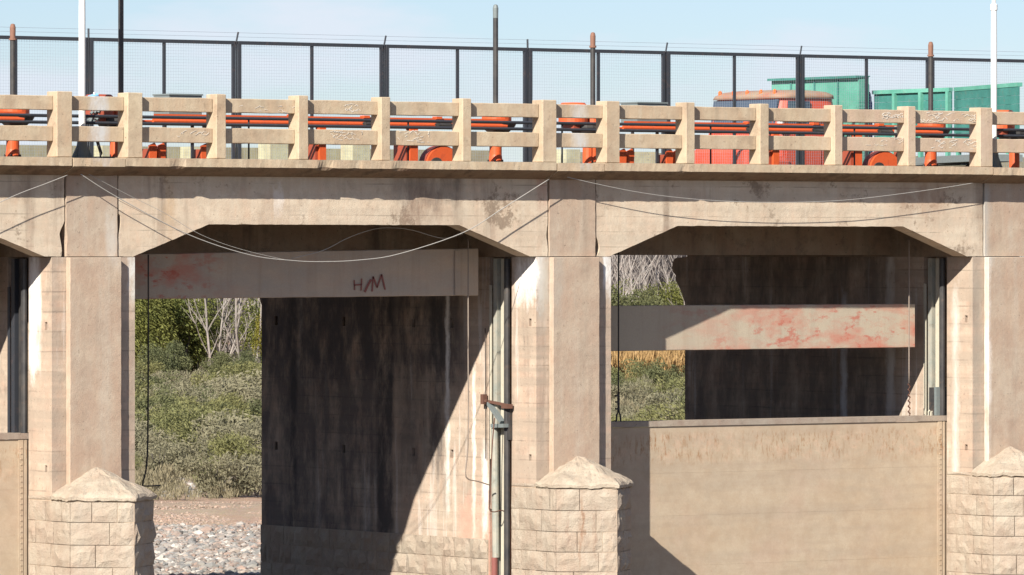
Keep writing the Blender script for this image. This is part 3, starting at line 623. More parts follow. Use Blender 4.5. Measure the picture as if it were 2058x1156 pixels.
# ------------------------------------------------------------------ fence behind the hoists
FY = 7.5; FP = [PX(p, FY) for p in (-122, 178, 475, 772, 1060.5, 1338, 1608, 1869, 2125)]
FZ0, FZ1 = 7.41, 9.535
flab = ['leftmost mesh fence panel, mostly outside the frame', 'mesh fence panel behind the left white pole', 'mesh fence panel third from left, behind the first stretch of orange shaft', 'mesh fence panel behind the round orange wheel',
        'mesh fence panel crossed by the tall black stem with a grey tip', 'mesh fence panel just left of the red truck', 'mesh fence panel in front of the red truck cab', 'mesh fence panel in front of the green trailer', 'rightmost mesh fence panel by the right white pole']
for i in range(len(FP) - 1):
    a, b = FP[i] + .035, FP[i + 1] - .035
    t = thing('fence_panel', flab[i + 0] if i < 8 else flab[8], 'fence panel', ((a + b) / 2, FY, FZ0), 'dark steel mesh fence panels along the deck')
    boxo('frame_post', 'darksteel', t, a, a + .05, FY - .025, FY + .025, FZ0, FZ1); boxo('frame_post', 'darksteel', t, b - .05, b, FY - .025, FY + .025, FZ0, FZ1)
    boxo('top_bar', 'darksteel', t, a, b, FY - .027, FY + .027, FZ1 + .001, FZ1 + .06); boxo('bottom_bar', 'darksteel', t, a + .051, b - .051, FY - .02, FY + .02, FZ0 + .05, FZ0 + .1)
    mx = (a + b) / 2 + .02; boxo('mullion', 'darksteel', t, mx - .024, mx + .024, FY - .02, FY + .02, FZ0 + .101, FZ1)
    bm = bmesh.new(); sp = .05
    x = a + .075
    rr = .0011
    while x < b - .05:
        if abs(x - mx) > .03: obox(bm, (x, FY, FZ0 + .1), (x, FY, FZ1), rr * 2, rr * 2)
        x += sp
    z = FZ0 + .15
    while z < FZ1:
        obox(bm, (a + .05, FY + .004, z), (b - .05, FY + .004, z), rr * 2, rr * 2); z += sp
    obj('wire_mesh', bm, 'mesh', t, kind='stuff')
    bm = bmesh.new(); xx = b + .035; tube(bm, [(xx, FY, FZ0), (xx, FY, FZ1 + .05), (xx + .05 * (1 if i % 3 else .2), FY + .02, FZ1 + .21)], .017, 6); obj('spike_arm', bm, 'darksteel', t)
bm = bmesh.new()
for dz in (.13, .2): tube(bm, [(FP[0], FY + .01, FZ1 + dz), (FP[-1], FY + .01, FZ1 + dz)], .0025, 4)
tag(obj('strand_wire', bm, 'mesh'), 'pair of thin strand wires stretched above the mesh fence', 'wire')

# ------------------------------------------------------------------ white lamp poles
for px, lb in ((165, 'left white lamp pole standing behind the parapet of the left pier'), (1997.5, 'right white lamp pole near the right edge, with a stepped collar')):
    X = PX(px, .35); t = thing('lamp_pole', lb, 'lamp pole', (X, .35, 7.4), 'white lamp poles on the walkway')
    bm = bmesh.new(); lathe(bm, X, .35, [(.052, 7.41), (.052, 9.6), (.048, 10.12), (.062, 10.13), (.062, 10.22), (.035, 10.24), (.032, 13.5)], 14); obj('shaft', bm, 'white', t, smooth=False)
    bm = bmesh.new(); tube(bm, [(X, .35, 13.45), (X + .1, .1, 13.7), (X + .1, -.9, 13.8)], .03, 8); pa_ = obj('arm', bm, 'white', t)
    bm = bmesh.new(); box_bm(bm, X, X + .2, -1.4, -.85, 13.74, 13.88); bev(bm, .03); obj('lamp_head', bm, 'grey', pa_)
    boxo('base_plate', 'grey', t, X - .17, X + .17, .18, .52, 7.402, 7.43)
    for s_ in (-1, 1):
        bm = bmesh.new(); prism(bm, [(X + s_ * .045, 7.431), (X + s_ * .20, 7.431), (X + s_ * .045, 7.74)], 'y', .335, .365); obj('gusset', bm, 'grey', t)
    bm = bmesh.new(); lathe(bm, X, .35, [(.10, 7.431), (.10, 7.52), (.075, 7.72), (.056, 7.73)], 14); obj('base_cone', bm, 'grey', t)

# ------------------------------------------------------------------ hoisting gear, one set per bay (measured in the bay left of pier 0)
def hx(px, Y=1.0): return PX(px, Y) + 0.0
def hoist(off, k):
    nm = {-1: 'far left bay', 0: 'open bay', 1: 'gated bay', 2: 'bay beyond the right edge'}[k]
    Y = 1.0
    def zz(px, py): return PT(px, py, Y).z
    # stems
    for px, top, cap, ttl in ((243, 10.6, 'black', 'left'), (996, PT(996, 9, 1.0).z, 'grey', 'right')):
        X = PX(px, Y) + off
        if k == 2: continue
        if k == 1: top, cap = (PT(1191, 65, Y).z, 'rustcap') if ttl == 'left' else (PT(1875, 84, Y).z, 'rustcap')
        if k == -1 and ttl == 'right': top, cap = PT(33, 48, Y).z, 'rustcap'
        t = thing('gate_stem_tube', 'black stem tube, %s end of the %s' % (ttl, nm) + (', grey tip' if cap == 'grey' else ', rusty brown tip' if cap == 'rustcap' else ', running out of frame'), 'stem tube', (X, Y, 7.4), 'upright stem tubes over the gate hoists')
        bm = bmesh.new(); lathe(bm, X, Y, [(.042, 8.02), (.042, top - .22)], 12); tb = obj('tube', bm, 'black', t, smooth=False)
        bm = bmesh.new(); lathe(bm, X, Y, [(.042, top - .219), (.045, top - .06), (.032, top - .01), (.012, top)], 12); obj('tip', bm, cap, tb)
        if cap != 'grey':
            bm = bmesh.new(); lathe(bm, X, Y, [(.058, top - .25), (.058, top - .22)], 12); obj('collar', bm, 'rustcap', tb)
        # pedestal under it
        t = thing('hoist_pedestal', 'orange hoist pedestal under the %s stem tube of the %s' % (ttl, nm), 'hoist', (X, Y, 7.4), 'orange hoist pedestals')
        bm = bmesh.new(); lathe(bm, X, Y, [(.16, 7.402), (.16, 7.46), (.115, 7.48), (.10, 7.60), (.10, 7.86), (.13, 7.92)], 20); cl_ = obj('column', bm, 'orange', t)
        bm = bmesh.new(); lathe(bm, X + .05, Y, [(.13, 7.921), (.27, 8.05), (.29, 8.09), (.29, 8.12)], 20); obj('gear_bowl', bm, 'black', t)
        bm = bmesh.new(); lathe(bm, X + .02, Y, [(.24, 8.121), (.24, 8.20), (.21, 8.27), (.08, 8.31)], 20); obj('gear_cover', bm, 'orange', t)
        for a in range(6):
            bm = bmesh.new(); lathe(bm, X + .135 * cos(a), Y + .135 * sin(a), [(.016, 7.461), (.016, 7.52)], 6); obj('bolt', bm, 'black', cl_)
    # reduction gear with dome next to the left stem
    X = PX(199, Y) + off
    t = thing('gear_dome', 'domed gear case above the parapet, left end of the %s' % nm, 'gear case', (X, Y, 7.4), 'domed gear cases')
    bm = bmesh.new(); lathe(bm, X, Y, [(.05, 8.46), (.19, 8.455), (.235, 8.41), (.24, 8.33), (.24, 8.12)][::-1], 24); obj('dome', bm, 'orange' if k != 0 else 'orangedk', t)
    bm = bmesh.new(); lathe(bm, X + .28, Y, [(.20, 7.93), (.24, 7.97), (.30, 8.05), (.30, 8.10), (.33, 8.115)], 20); obj('bowl', bm, 'black', t)
    bm = bmesh.new(); box_bm(bm, X - .1, X + .55, Y - .16, Y + .16, 8.02, 8.119); bev(bm, .02); obj('housing', bm, 'orangedk', t)
    bm = bmesh.new(); lathe(bm, X + .30, Y, [(.09, 7.402), (.09, 7.93)], 12); obj('leg', bm, 'orange', t)
    # transmission shaft
    xa, xb = PX(290, Y) + off, PX(1000, Y) + off
    t = thing('transmission_shaft', 'long orange transmission shaft running behind the parapet of the %s' % nm, 'shaft', ((xa + xb) / 2, Y, 7.4), 'orange transmission shafts')
    bm = bmesh.new(); tube(bm, [(xa, Y - .25, 8.057), (xb, Y - .25, 8.057)], .034, 10); obj('shaft', bm, 'orange', t)
    bm = bmesh.new(); box_bm(bm, xa, xb, Y - .28, Y - .22, 8.132, 8.136); box_bm(bm, xa, xb, Y - .28, Y - .274, 8.136, 8.165); obj('guard', bm, 'orange', t)
    bm = bmesh.new(); tube(bm, [(xa, Y + .12, 8.06), (xb, Y + .12, 8.06)], .02, 8); obj('return_pipe', bm, 'orange', t)
    for px in (580, 727, 872):
        X = PX(px, Y) + off; bm = bmesh.new(); tube(bm, [(X - .13, Y - .25, 8.09), (X - .12, Y - .25, 8.06), (X + .12, Y - .25, 8.05), (X + .13, Y - .25, 8.03)], .066, 10); obj('coupling', bm, 'black', t)
        boxo('bearing', 'orange', t, X - .16, X - .05, Y - .31, Y - .19, 8.15, 8.19, .01)
    # plummer posts
    for px, wd in ((628, .12), (811, .15), (407, .26)):
        X = PX(px, Y) + off
        if px == 407: continue
        t = thing('shaft_support', 'slim orange upright %s, %s' % ({628: 'near the third narrow post', 811: 'left of the round wheel'}[px], nm), 'support', (X, Y, 7.4), 'orange shaft supports')
        boxo('upright', 'orange', t, X - wd / 2, X + wd / 2, Y - .3, Y - .18, 7.402, 7.99, .01); boxo('web', 'orangedk', t, X - wd / 2 - .05, X - wd / 2 - .001, Y - .25, Y + .1, 7.402, 7.95)
    # brackets with two cheeks
    for px in (303, 407):
        X = PX(px, Y) + off
        t = thing('motor_bracket', 'orange two-cheek bracket %s the motor box, %s' % ('left of' if px < 350 else 'right of', nm), 'bracket', (X, Y, 7.4), 'orange motor brackets')
        for s_ in (-1, 1):
            bm = bmesh.new(); prism(bm, [(X + s_ * .10 - .06, 7.402), (X + s_ * .10 + .06, 7.402), (X + s_ * .10 + .075, 7.66), (X + s_ * .10 + .03, 7.72), (X + s_ * .10 - .07, 7.68)], 'y', Y - .2 + .03 * s_, Y - .17 + .03 * s_); obj('cheek', bm, 'orange', t)
        boxo('yoke', 'orangedk', t, X - .12, X + .12, Y - .13, Y + .12, 7.402, 7.63, .02)
    # motor box
    xa, xb = PX(326, Y) + off, PX(392, Y) + off
    t = thing('motor_box', 'grey steel motor box behind the parapet of the %s' % nm, 'motor box', ((xa + xb) / 2, Y, 7.4), 'grey motor boxes')
    boxo('case', 'grey', t, xa, xb, Y - .2, Y + .25, 8.11, 8.46, .01); boxo('lid', 'grey', t, xa - .01, xb + .01, Y - .22, Y + .27, 8.461, 8.485)
    for x in (xa + .05, xb - .05): boxo('leg', 'darksteel', t, x - .02, x + .02, Y - .02, Y + .02, 7.402, 8.108)
    # brake drum
    X = PX(415, Y) + off; bm = bmesh.new()
    tube(bm, [(X - .06, Y - .1, 8.03), (X + .06, Y - .1, 8.03)], .14, 16); tag(obj('brake_drum', bm, 'black'), 'black brake drum beside the motor box of the %s' % nm, 'brake drum', 'black brake drums')
    # round wheel guard
    X = PX(870, Y) + off; Yw = Y - .3; t = thing('wheel_guard', 'round orange wheel guard with dark openings behind the %s parapet' % nm, 'gear wheel', (X, Yw, 7.4), 'round wheel guards')
    bm = bmesh.new(); prism(bm, [(X + .33 * cos(a * pi / 16), 7.42 + .29 * sin(a * pi / 16)) for a in range(17)], 'y', Yw - .02, Yw + .02); obj('disc', bm, 'orange', t)
    bm = bmesh.new(); prism(bm, [(X + .345 * cos(a * pi / 16), 7.421 + .31 * sin(a * pi / 16)) for a in range(17)], 'y', Yw + .021, Yw + .20); obj('rim', bm, 'orangedk', t)
    for dx, r in ((-.16, .11), (.06, .05)):
        bm = bmesh.new(); prism(bm, [(X + dx + r * cos(a * pi / 8), 7.44 + r * .9 * sin(a * pi / 8)) for a in range(9)], 'y', Yw - .05, Yw - .021); obj('slot_box', bm, 'black', t)
    boxo('skirt', 'orangedk', t, X + .34, X + .50, Yw, Yw + .2, 7.402, 7.72, .01)
for k, off in ((-1, -B), (0, 0), (1, B), (2, 2 * B)): hoist(off, k)
# grey lever bracket
for off, nm in ((0, 'open'), (B, 'gated')):
    X = PX(906, .8) + off; bm = bmesh.new(); prism(bm, [(X - .07, 7.92), (X + .02, 7.92), (X + .05, 8.15), (X - .06, 8.15)], 'y', .6, .64)
    tag(obj('lever_bracket', bm, 'greensteel'), 'pale grey lever bracket on the shaft at the right part of the %s bay' % nm, 'bracket', 'lever brackets')
# handrail pipes
t = thing('pipe_handrail', 'dark double pipe handrail running the whole length in front of the orange shafts', 'handrail', (0, 1.6, 7.4))
for z in (8.108, 8.006):
    bm = bmesh.new(); tube(bm, [(-27, .48, z), (18, .48, z)], .025, 8); obj('pipe', bm, 'darksteel', t)
for i in range(-8, 6):
    bm = bmesh.new(); X = i * 3.0 + .62; tube(bm, [(X, .5, 7.402), (X, .5, 8.10)], .016, 6); obj('baluster', bm, 'darksteel', t)
# small clutter beside the left white pole
t = thing('valve_cluster', 'cluster of grey and blue valve fittings beside the left white pole', 'valves', (PX(190, .8), .8, 7.4))
bm = bmesh.new(); rnd = random.Random(4)
for i in range(9):
    X = PX(176 + i * 3.4, .8); z = rnd.uniform(8.0, 8.2); tube(bm, [(X, .8, z), (X + rnd.uniform(.02, .07), .8, z + rnd.uniform(-.04, .1))], rnd.uniform(.02, .04), 6)
obj('fittings', bm, 'grey', t)
bm = bmesh.new(); tube(bm, [(PX(178, .8), .8, 8.40), (PX(196, .8), .8, 8.44)], .035, 8); obj('blue_hose', bm, 'lightblue', t)
bm = bmesh.new(); tube(bm, [(PX(185, .8), .8, 8.2), (PX(190, .8), .8, 8.48)], .02, 8); obj('spindle', bm, 'white', t)
bm = bmesh.new(); X = PX(203, .8); tube(bm, [(X - .03, .8, 7.41), (X, .8, 7.55), (X - .09, .8, 7.8)], .025, 6); box_bm(bm, X - .05, X + .32, .75, .95, 7.402, 7.5)
tag(obj('hand_lever', bm, 'black'), 'black hand lever and foot block on the deck right of the left white pole', 'lever')

# ------------------------------------------------------------------ beams between the piers
def beam(k, ztopL, zbotL, ztopR, zbotR, mat, label):
    xa, xb = k * B + PR + .06, (k + 1) * B + PX(962, 1.05)
    bm = bmesh.new(); prism(bm, [(xa, zbotL), (xb, zbotR), (xb, ztopR), (xa, ztopL)], 'y', 1.05, 1.36)
    bmesh.ops.subdivide_edges(bm, edges=[e for e in bm.edges if abs(e.verts[0].co.x - e.verts[1].co.x) > 2], cuts=40); bev(bm, .01)
    for v in bm.verts: v.co += mnoise.noise_vector(v.co * 4) * .006
    return tag(obj('stop_beam', bm, mat), label, 'concrete beam', 'concrete beams across the bays')
def zat(px, py, Y=1.05): return PT(px, py, Y).z
hb = beam(-1, zat(285, 512), zat(285, 602), zat(955, 499), zat(955, 594), 'beam_high', 'grey concrete beam high in the open bay, with faint red lettering')
lb = beam(0, zat(1240, 614.5), zat(1240, 706), zat(1835, 611), zat(1835, 698.5), 'beam_low', 'red stained concrete beam hanging half way down the gated bay')
beam(-2, zat(285, 512) , zat(285, 602), zat(955, 499), zat(955, 594), 'beam_high', 'concrete beam in the far left bay, hidden in shade')
def strokes(parent, segs, mat, w_, Y=1.05 - .013, name='painted_letter'):
    bm = bmesh.new()
    for pts in segs:
        P = [PT(a, b, Y) for a, b in pts]
        for p, q in zip(P, P[1:]): obox(bm, p, q, .003, w_)
    return obj(name, bm, mat, parent)
strokes(hb, [[(712, 563), (713, 583)], [(727, 560), (726, 584)], [(712, 573), (727, 572)]], 'redpaint', .022)
strokes(hb, [[(733, 587), (740, 572), (746, 562)]], 'redpaint', .04)
strokes(hb, [[(748, 586), (750, 556), (758, 578), (767, 552), (774, 582)]], 'redpaint', .028)
o = boxo('plaster_strip', 'beam_high', hb, PX(913, 1.05), PX(923, 1.05), 1.02, 1.045, zat(918, 593), zat(918, 504)); 
# ------------------------------------------------------------------ gates
def gate(k, label):
    xa, xb = k * B + PR - .22, (k + 1) * B + PL + .20; zt = 3.275
    t = thing('sluice_gate', label, 'sluice gate', ((xa + xb) / 2, .8, 0), 'steel sluice gates lowered between the piers')
    boxo('skin_plate', 'gate', t, xa, xb, .74, .76, .02, zt - .095)
    for zr in (.9, 1.72, 2.42): boxo('plate_lap', 'gate', t, xa, xb, .7385, .7395, zr, zr + .006)
    bm = bmesh.new(); box_bm(bm, xa, xb, .72, 1.15, zt - .09, zt); bev(bm, .012)
    for v in bm.verts: v.co.z += .004 * mnoise.noise(v.co * 3)
    obj('top_flange', bm, 'gatetop', t)
    bm = bmesh.new()
    for i in range(9): X = xa + (xb - xa) * (i + .5) / 9; box_bm(bm, X - .02, X + .02, .77, 1.13, .1, zt - .1)
    obj('ribs', bm, 'gate', t, kind='stuff')
    xr = (k + 1) * B + PL - .11
    for X in (xr, k * B + PR + .11):
        boxo('edge_strip', 'gate', t, X - .045, X + .045, .727, .7375, .05, zt - .1)
    xr2 = (k + 1) * B + PL - .025
    boxo('side_seal', 'gate', t, xr2 - .02, xr2 + .02, .72, .738, .05, zt - .1)
    for z in [.25 + i * .085 for i in range(34)]:
        bm = bmesh.new(); tube(bm, [(xr, .728, z), (xr, .716, z)], .013, 6); obj('rivet', bm, 'gate', t)
    return t
g0 = gate(0, 'silt coated steel gate closing the bay right of the middle pier')
gate(-2, 'steel gate closing the far left bay, cut by the left edge')
# guide shoe and eyes at the right end
X = PX(1890, .85); t = thing('guide_shoe', 'dark grey iron guide shoe standing on the right end of the steel gate', 'guide shoe', (X, .85, 3.28))
boxo('plate', 'grey', t, PX(1880.5, .8), PX(1905, .8), .78, .84, 3.277, PT(1890, 778, .8).z, .006); boxo('web', 'black', t, PX(1877, .85), PX(1884, .85), .841, .98, 3.277, PT(1890, 779, .8).z)
bm = bmesh.new()
for px in (1868, 1875): tube(bm, [PT(px - 2.5, 839, .9), PT(px - 2.5, 828, .9), PT(px, 825, .9), PT(px + 2.5, 828, .9), PT(px + 2.5, 839, .9)], .012, 6)
obj('lifting_eye', bm, 'railpale', t)

# ------------------------------------------------------------------ ropes and wires
def rope(name, pts, Y, r, mat, label, cat='cable', group=None, sub=6):
    P = [PT(a, b, Y if not isinstance(Y, (list, tuple)) else Y[i]) for i, (a, b) in enumerate(pts)]
    out = []
    n = len(P)
    for i in range(n - 1):
        p0, p1, p2, p3 = P[max(i - 1, 0)], P[i], P[i + 1], P[min(i + 2, n - 1)]
        for s_ in range(sub):
            u = s_ / sub
            out.append(.5 * ((2 * p1) + (p2 - p0) * u + (2 * p0 - 5 * p1 + 4 * p2 - p3) * u * u + (3 * p1 - p0 - 3 * p2 + p3) * u ** 3))
    out.append(P[-1]); bm = bmesh.new(); tube(bm, out, r, 6)
    return tag(obj(name, bm, mat, smooth=True), label, cat, group)
W = 'slack wires strung under the cornice'
rope('slack_wire', [(162, 350), (235, 396), (375, 470), (500, 512), (590, 524), (650, 526), (720, 523), (800, 511), (930, 468), (1012, 418), (1104, 360)], -.26, .0072, 'wire', 'thick pale wire sagging across the whole open bay', 'wire', W)
rope('slack_wire', [(178, 350), (250, 388), (330, 428), (400, 470), (480, 500), (580, 524)], -.20, .0035, 'wire', 'thin second wire above the left haunch of the open bay', 'wire', W)
rope('slack_wire', [(586, 520), (650, 503), (700, 478), (750, 461), (790, 458), (830, 463), (890, 479), (930, 470)], .45, .006, 'wire', 'thin looping wire in the shade under the open bay arch', 'wire', W)
rope('slack_wire', [(1140, 356), (1200, 370), (1280, 386), (1360, 397), (1450, 404), (1560, 407), (1690, 403), (1800, 391), (1900, 377), (1955, 368)], -.26, .0055, 'wire', 'pale wire crossing the shaded top of the gated bay girder', 'wire', W)
rope('slack_wire', [(-60, 435), (30, 393), (90, 370), (136, 352)], -.26, .006, 'wire', 'pale wire rising to the left pier from the left edge', 'wire', W)
K = 'ropes hanging in the bays'
rope('hanging_rope', [(298, 512), (298, 700), (297, 880), (294, 940), (287, 972), (291, 977), (322, 976)], .90, .013, 'dkwire', 'dark rope hanging in the open bay by the left pier, hooked at its end', 'rope', K)
rope('hanging_rope', [(941, 480), (941, 565), (941, 700), (941, 880), (936, 945), (940, 962), (962, 968), (984, 975)], .90, .011, 'brownwire', 'rope hanging against the inner face of the middle pier', 'rope', K)
rope('hanging_cable', [(994, 840), (989, 900), (985, 1000), (984, 1024), (993, 1029), (1008, 1026), (1020, 1032)], .8, .010, 'rust', 'rusty cable curling into the guide of the middle pier', 'cable')
rope('hanging_cable', [(975, 660), (976, 760), (976, 850), (976, 922)], 1.35, .008, 'dkwire', 'straight dark cable left of the bracket on the middle pier', 'cable')
rope('hanging_rope', [(1243, 505), (1243, 620), (1243, 790)], .90, .013, 'dkwire', 'dark rope holding the left end of the steel gate', 'rope', K)
rope('hanging_rope', [(1827, 480), (1827, 560), (1827, 770)], .90, .011, 'brownwire', 'pale rope hanging before the right end of the red stained beam', 'rope', K)
t = thing('rope_shackle', 'black shackle and clamps at the foot of the left gate rope', 'shackle', PT(1243, 848, .95))
bm = bmesh.new(); tube(bm, [PT(1243, 788, .95), PT(1243, 828, .95)], .022, 6)
for py in (795, 808, 822): obox(bm, PT(1237, py, .95), PT(1243, py, .95), .03, .025)
obj('clamps', bm, 'black', t)
bm = bmesh.new(); tube(bm, [PT(1238.5, 848, .95), PT(1239.5, 834, .95), PT(1243, 826, .95), PT(1246.5, 834, .95), PT(1247.5, 848, .95)], .014, 6); obj('bow', bm, 'black', t)
bm = bmesh.new()
for i in range(6):
    y0 = 772 + i * 11; tube(bm, [PT(1827 - 2, y0, .95), PT(1827 + 2, y0 + 5, .95), PT(1827 - 1, y0 + 11, .95)], .013, 6)
tag(obj('rusty_chain', bm, 'rust'), 'short rusty chain joining the right rope to the steel gate', 'chain')
# pipe with red tip low on the middle pier
t = thing('drain_pipe', 'pale green pipe with a red lower end on the middle pier beside the black guide', 'pipe', (PL - .07, 1.06, 1))
bm = bmesh.new(); tube(bm, [(PL - .07, 1.06, 3.2), (PL - .04, 1.06, 1.12)], .058, 12); obj('pipe', bm, 'greensteel', t)
bm = bmesh.new(); tube(bm, [(PL - .07, 1.06, 1.119), (PL - .07, 1.06, .2)], .05, 12); obj('red_end', bm, 'redpaint', t)

# ------------------------------------------------------------------ truck on the road (faces -X)
TY0 = 8.35; TY1 = TY0 + 2.25; XC = PX(1566, TY0)
t = thing('truck_cab', 'old red truck cab with weathered roof and amber marker lamps facing left', 'truck', (XC, 9.4, 6.78))
zr = PT(1562, 180, TY0).z; zb = 7.2
def loft(bm, secs):                     # sections: closed rings of equal length
    rings = [[bm.verts.new(p) for p in s_] for s_ in secs]; n = len(rings[0])
    for a, b in zip(rings, rings[1:]):
        for i in range(n): bm.faces.new((a[i], a[(i + 1) % n], b[(i + 1) % n], b[i]))
    bm.faces.new(rings[0]); bm.faces.new(rings[-1][::-1])
def rr_ring(x0, x1, y0, y1, z, r, n=5):
    out = []
    for cx, cy, a0 in ((x1 - r, y1 - r, 0), (x0 + r, y1 - r, 90), (x0 + r, y0 + r, 180), (x1 - r, y0 + r, 270)):
        for i in range(n): a = radians(a0 + 90 * i / (n - 1)); out.append((cx + r * cos(a), cy + r * sin(a), z))
    return out
XB = PX(1689, TY0)
bm = bmesh.new()
loft(bm, [rr_ring(XC - .02, XB, TY0, TY1, z, .18) for z in (7.25, 7.7, 8.1)] + [rr_ring(XC + .03, XB, TY0 + .03, TY1 - .03, 8.45, .2), rr_ring(XC + .12, XB - .01, TY0 + .07, TY1 - .07, zr - .14, .25)])
obj('cab_body', bm, 'truck', t, smooth=False)
bm = bmesh.new()
loft(bm, [rr_ring(XC + .04, XB + .01, TY0 + .03, TY1 - .03, zr - .15, .25), rr_ring(XC + .08, XB + .01, TY0 + .04, TY1 - .04, zr - .08, .27), rr_ring(XC + .16, XB - .05, TY0 + .16, TY1 - .16, zr - .02, .3), rr_ring(XC + .35, XB - .2, TY0 + .4, TY1 - .4, zr + .01, .3)])
obj('roof', bm, 'roof', t, smooth=True)
bm = bmesh.new(); loft(bm, [rr_ring(XC - .55, XC + .1, TY0 + .25, TY1 - .25, z, .16) for z in (7.0, 7.85)] + [rr_ring(XC - .48, XC + .1, TY0 + .32, TY1 - .32, 7.97, .2)]); obj('hood', bm, 'truck', t)
boxo('grille', 'darksteel', t, XC - .57, XC - .551, TY0 + .45, TY1 - .45, 7.1, 7.6)
for s_ in (0, 1):
    y = (TY0 + .1, TY1 - .1)[s_]; bm = bmesh.new(); loft(bm, [rr_ring(XC - .5, XC + .25, y - .18, y + .18, z, .12) for z in (7.1, 7.68)] + [rr_ring(XC - .42, XC + .2, y - .1, y + .1, 7.78, .1)]); obj('fender', bm, 'truck', t)
    bm = bmesh.new(); tube(bm, [(XC - .52, y, 7.45), (XC - .49, y, 7.45)], .11, 12); obj('headlight', bm, 'chalk', t)
# windscreen: follows the slanting front
bm = bmesh.new(); z0, z1 = 8.22, zr - .17
ys = [TY0 + .16 + (TY1 - TY0 - .32) * i / 8 for i in range(9)]
def fx(z, y): c = abs((y - (TY0 + TY1) / 2) / ((TY1 - TY0) / 2)); base = XC - .02 + (z - 8.1) * .16; return base + .14 * max(0, c - .7) ** 1.3 - .014
g_ = [[bm.verts.new((fx(z, y), y, z)) for y in ys] for z in (z0, (z0 + z1) / 2, z1)]; g2 = [[bm.verts.new((v.co.x + .03, v.co.y, v.co.z)) for v in r_] for r_ in g_]
for G in (g_, g2):
    for j in range(2):
        for i in range(8): bm.faces.new((G[j][i], G[j][i + 1], G[j + 1][i + 1], G[j + 1][i]))
obj('windscreen', bm, 'glass', t)
boxo('door_window', 'glass', t, XC + .22, XC + .72, TY0 + .045, TY0 + .07, 8.2, zr - .2, .01).location.y = -.035
boxo('door', 'truck', t, XC + .16, XC + .95, TY0 - .018, TY0 - .001, 7.35, 8.15, .01)
bm = bmesh.new(); tube(bm, [(XC - .05, TY0 - .1, 8.3), (XC - .05, TY0 - .1, 8.44)], .06, 8); tube(bm, [(XC - .03, TY0 - .1, 8.36), (XC + .1, TY0 + .02, 8.36)], .01, 6); obj('mirror', bm, 'white', t)
for i in range(5):
    y = TY0 + .3 + i * .41; bm = bmesh.new(); lathe(bm, XC + .13, y, [(.035, zr - .07), (.035, zr - .01), (.018, zr + .015)], 8); obj('marker_lamp', bm, 'lamp', t)
for X, y in ((XC - .05, TY0 + .12), (XC - .05, TY1 - .12)):
    bm = bmesh.new(); tube(bm, [(X, y - .12, 7.2), (X, y + .12, 7.2)], .42, 20); obj('wheel', bm, 'rubber', t)
# green head board and load bed
XH = PX(1726, TY0 - .1); XH2 = PX(1746, TY0 - .1)
bt = thing('truck_bed', 'green high headboard behind the red cab with a dark lip along its top', 'truck bed', (XH, 9.4, 6.78))
zh = PT(1726, 152, TY0 - .1).z
boxo('headboard', 'green', bt, XH, XH2, TY0 - .1, TY1 + .25, 7.6, zh - .02, .01)
bm = bmesh.new(); prism(bm, [(XH - .09, zh - .045), (XH2 + .02, zh - .02), (XH2 + .02, zh), (XH - .09, zh)], 'y', TY0 - .12, TY1 + .27); obj('top_lip', bm, 'greendk', bt)
for y in (TY0 + .5, TY0 + 1.2, TY0 + 1.9): boxo('rib', 'greendk', bt, XH - .02, XH - .001, y - .02, y + .02, 7.7, zh - .06)
boxo('bed_floor', 'grey', bt, XH2, XH2 + .6, TY0 + .1, TY1, 7.45, 7.6); boxo('chassis', 'black', bt, XB, XH2 + 1.2, TY0 + .7, TY1 - .7, 7.15, 7.35)
bm = bmesh.new(); tube(bm, [(XB + .2, TY0 + .12, 7.2), (XB + .2, TY0 + .4, 7.2)], .4, 20); obj('wheel', bm, 'rubber', bt)
boxo('fuel_tank', 'lightblue', bt, PX(1722, TY0), PX(1735, TY0), TY0 - .05, TY0 + .2, 7.3, 7.72, .03)
bm = bmesh.new()
for i in range(9):
    a = i / 8; X = XH2 + .03 + .12 * a; prism(bm, [(X, 7.6), (X + .03, 7.6), (X + .02, zh - .05 - .45 * a), (X, zh - .03 - .42 * a)], 'y', TY0 + .02 + .05 * sin(i * 2), TY0 + .9)
tag(obj('blue_tarp', bm, 'blue'), 'bundled blue tarpaulin hanging behind the green headboard', 'tarpaulin')
# stake sided trailers, swung towards the viewer
def trailer(pxa, pya, Da, pxb, pyb, Db, stakes, label):
    def pd(px, D, py): v = BG(px, D); v.z = EYE + (HY - py) * D / F; return v
    a = pd(pxa, Da, pya); b = pd(pxb, Db, pyb); d = (b - a).normalized(); h = Vector((d.y, -d.x, 0)).normalized(); 
    if h.y < 0: h = -h
    t = thing('stake_trailer', label, 'trailer', ((a.x + b.x) / 2, (a.y + b.y) / 2, 6.78), 'green stake sided trailers')
    up = Vector((0, 0, 1)); L = (b - a).length
    bm = bmesh.new(); obox(bm, a, b, .09, .07); obj('top_rail', bm, 'green', t)
    nb = 7
    for i in range(nb):
        z = -.11 - i * .150; bm = bmesh.new(); obox(bm, a + up * z + h * .02, b + up * z + h * .02, .03, .146); obj('side_board', bm, 'greendk', t)
    for s_ in stakes:
        bm = bmesh.new(); c = a.lerp(b, s_) - h * .03; obox(bm, c - up * .03, c - up * 1.2, .07, .07); obj('stake', bm, 'green', t)
    bm = bmesh.new(); obox(bm, a - up * 1.28 + h * .4, b - up * 1.28 + h * .4, .9, .12); obj('floor', bm, 'grey', t)
    bm = bmesh.new(); obox(bm, a - up * 1.5 + h * .5, b - up * 1.5 + h * .5, .2, .2); obj('chassis', bm, 'black', t)
    bm = bmesh.new(); q = a.lerp(b, .5) - up * 1.75 + h * .1; q.z = 7.2; tube(bm, [q, q + h * .25], .40, 18); obj('wheel', bm, 'rubber', t)
trailer(1756, 186, 113.0, 1911, 180, 111.2, (.29, .63, .98), 'green stake sided trailer directly behind the headboard')
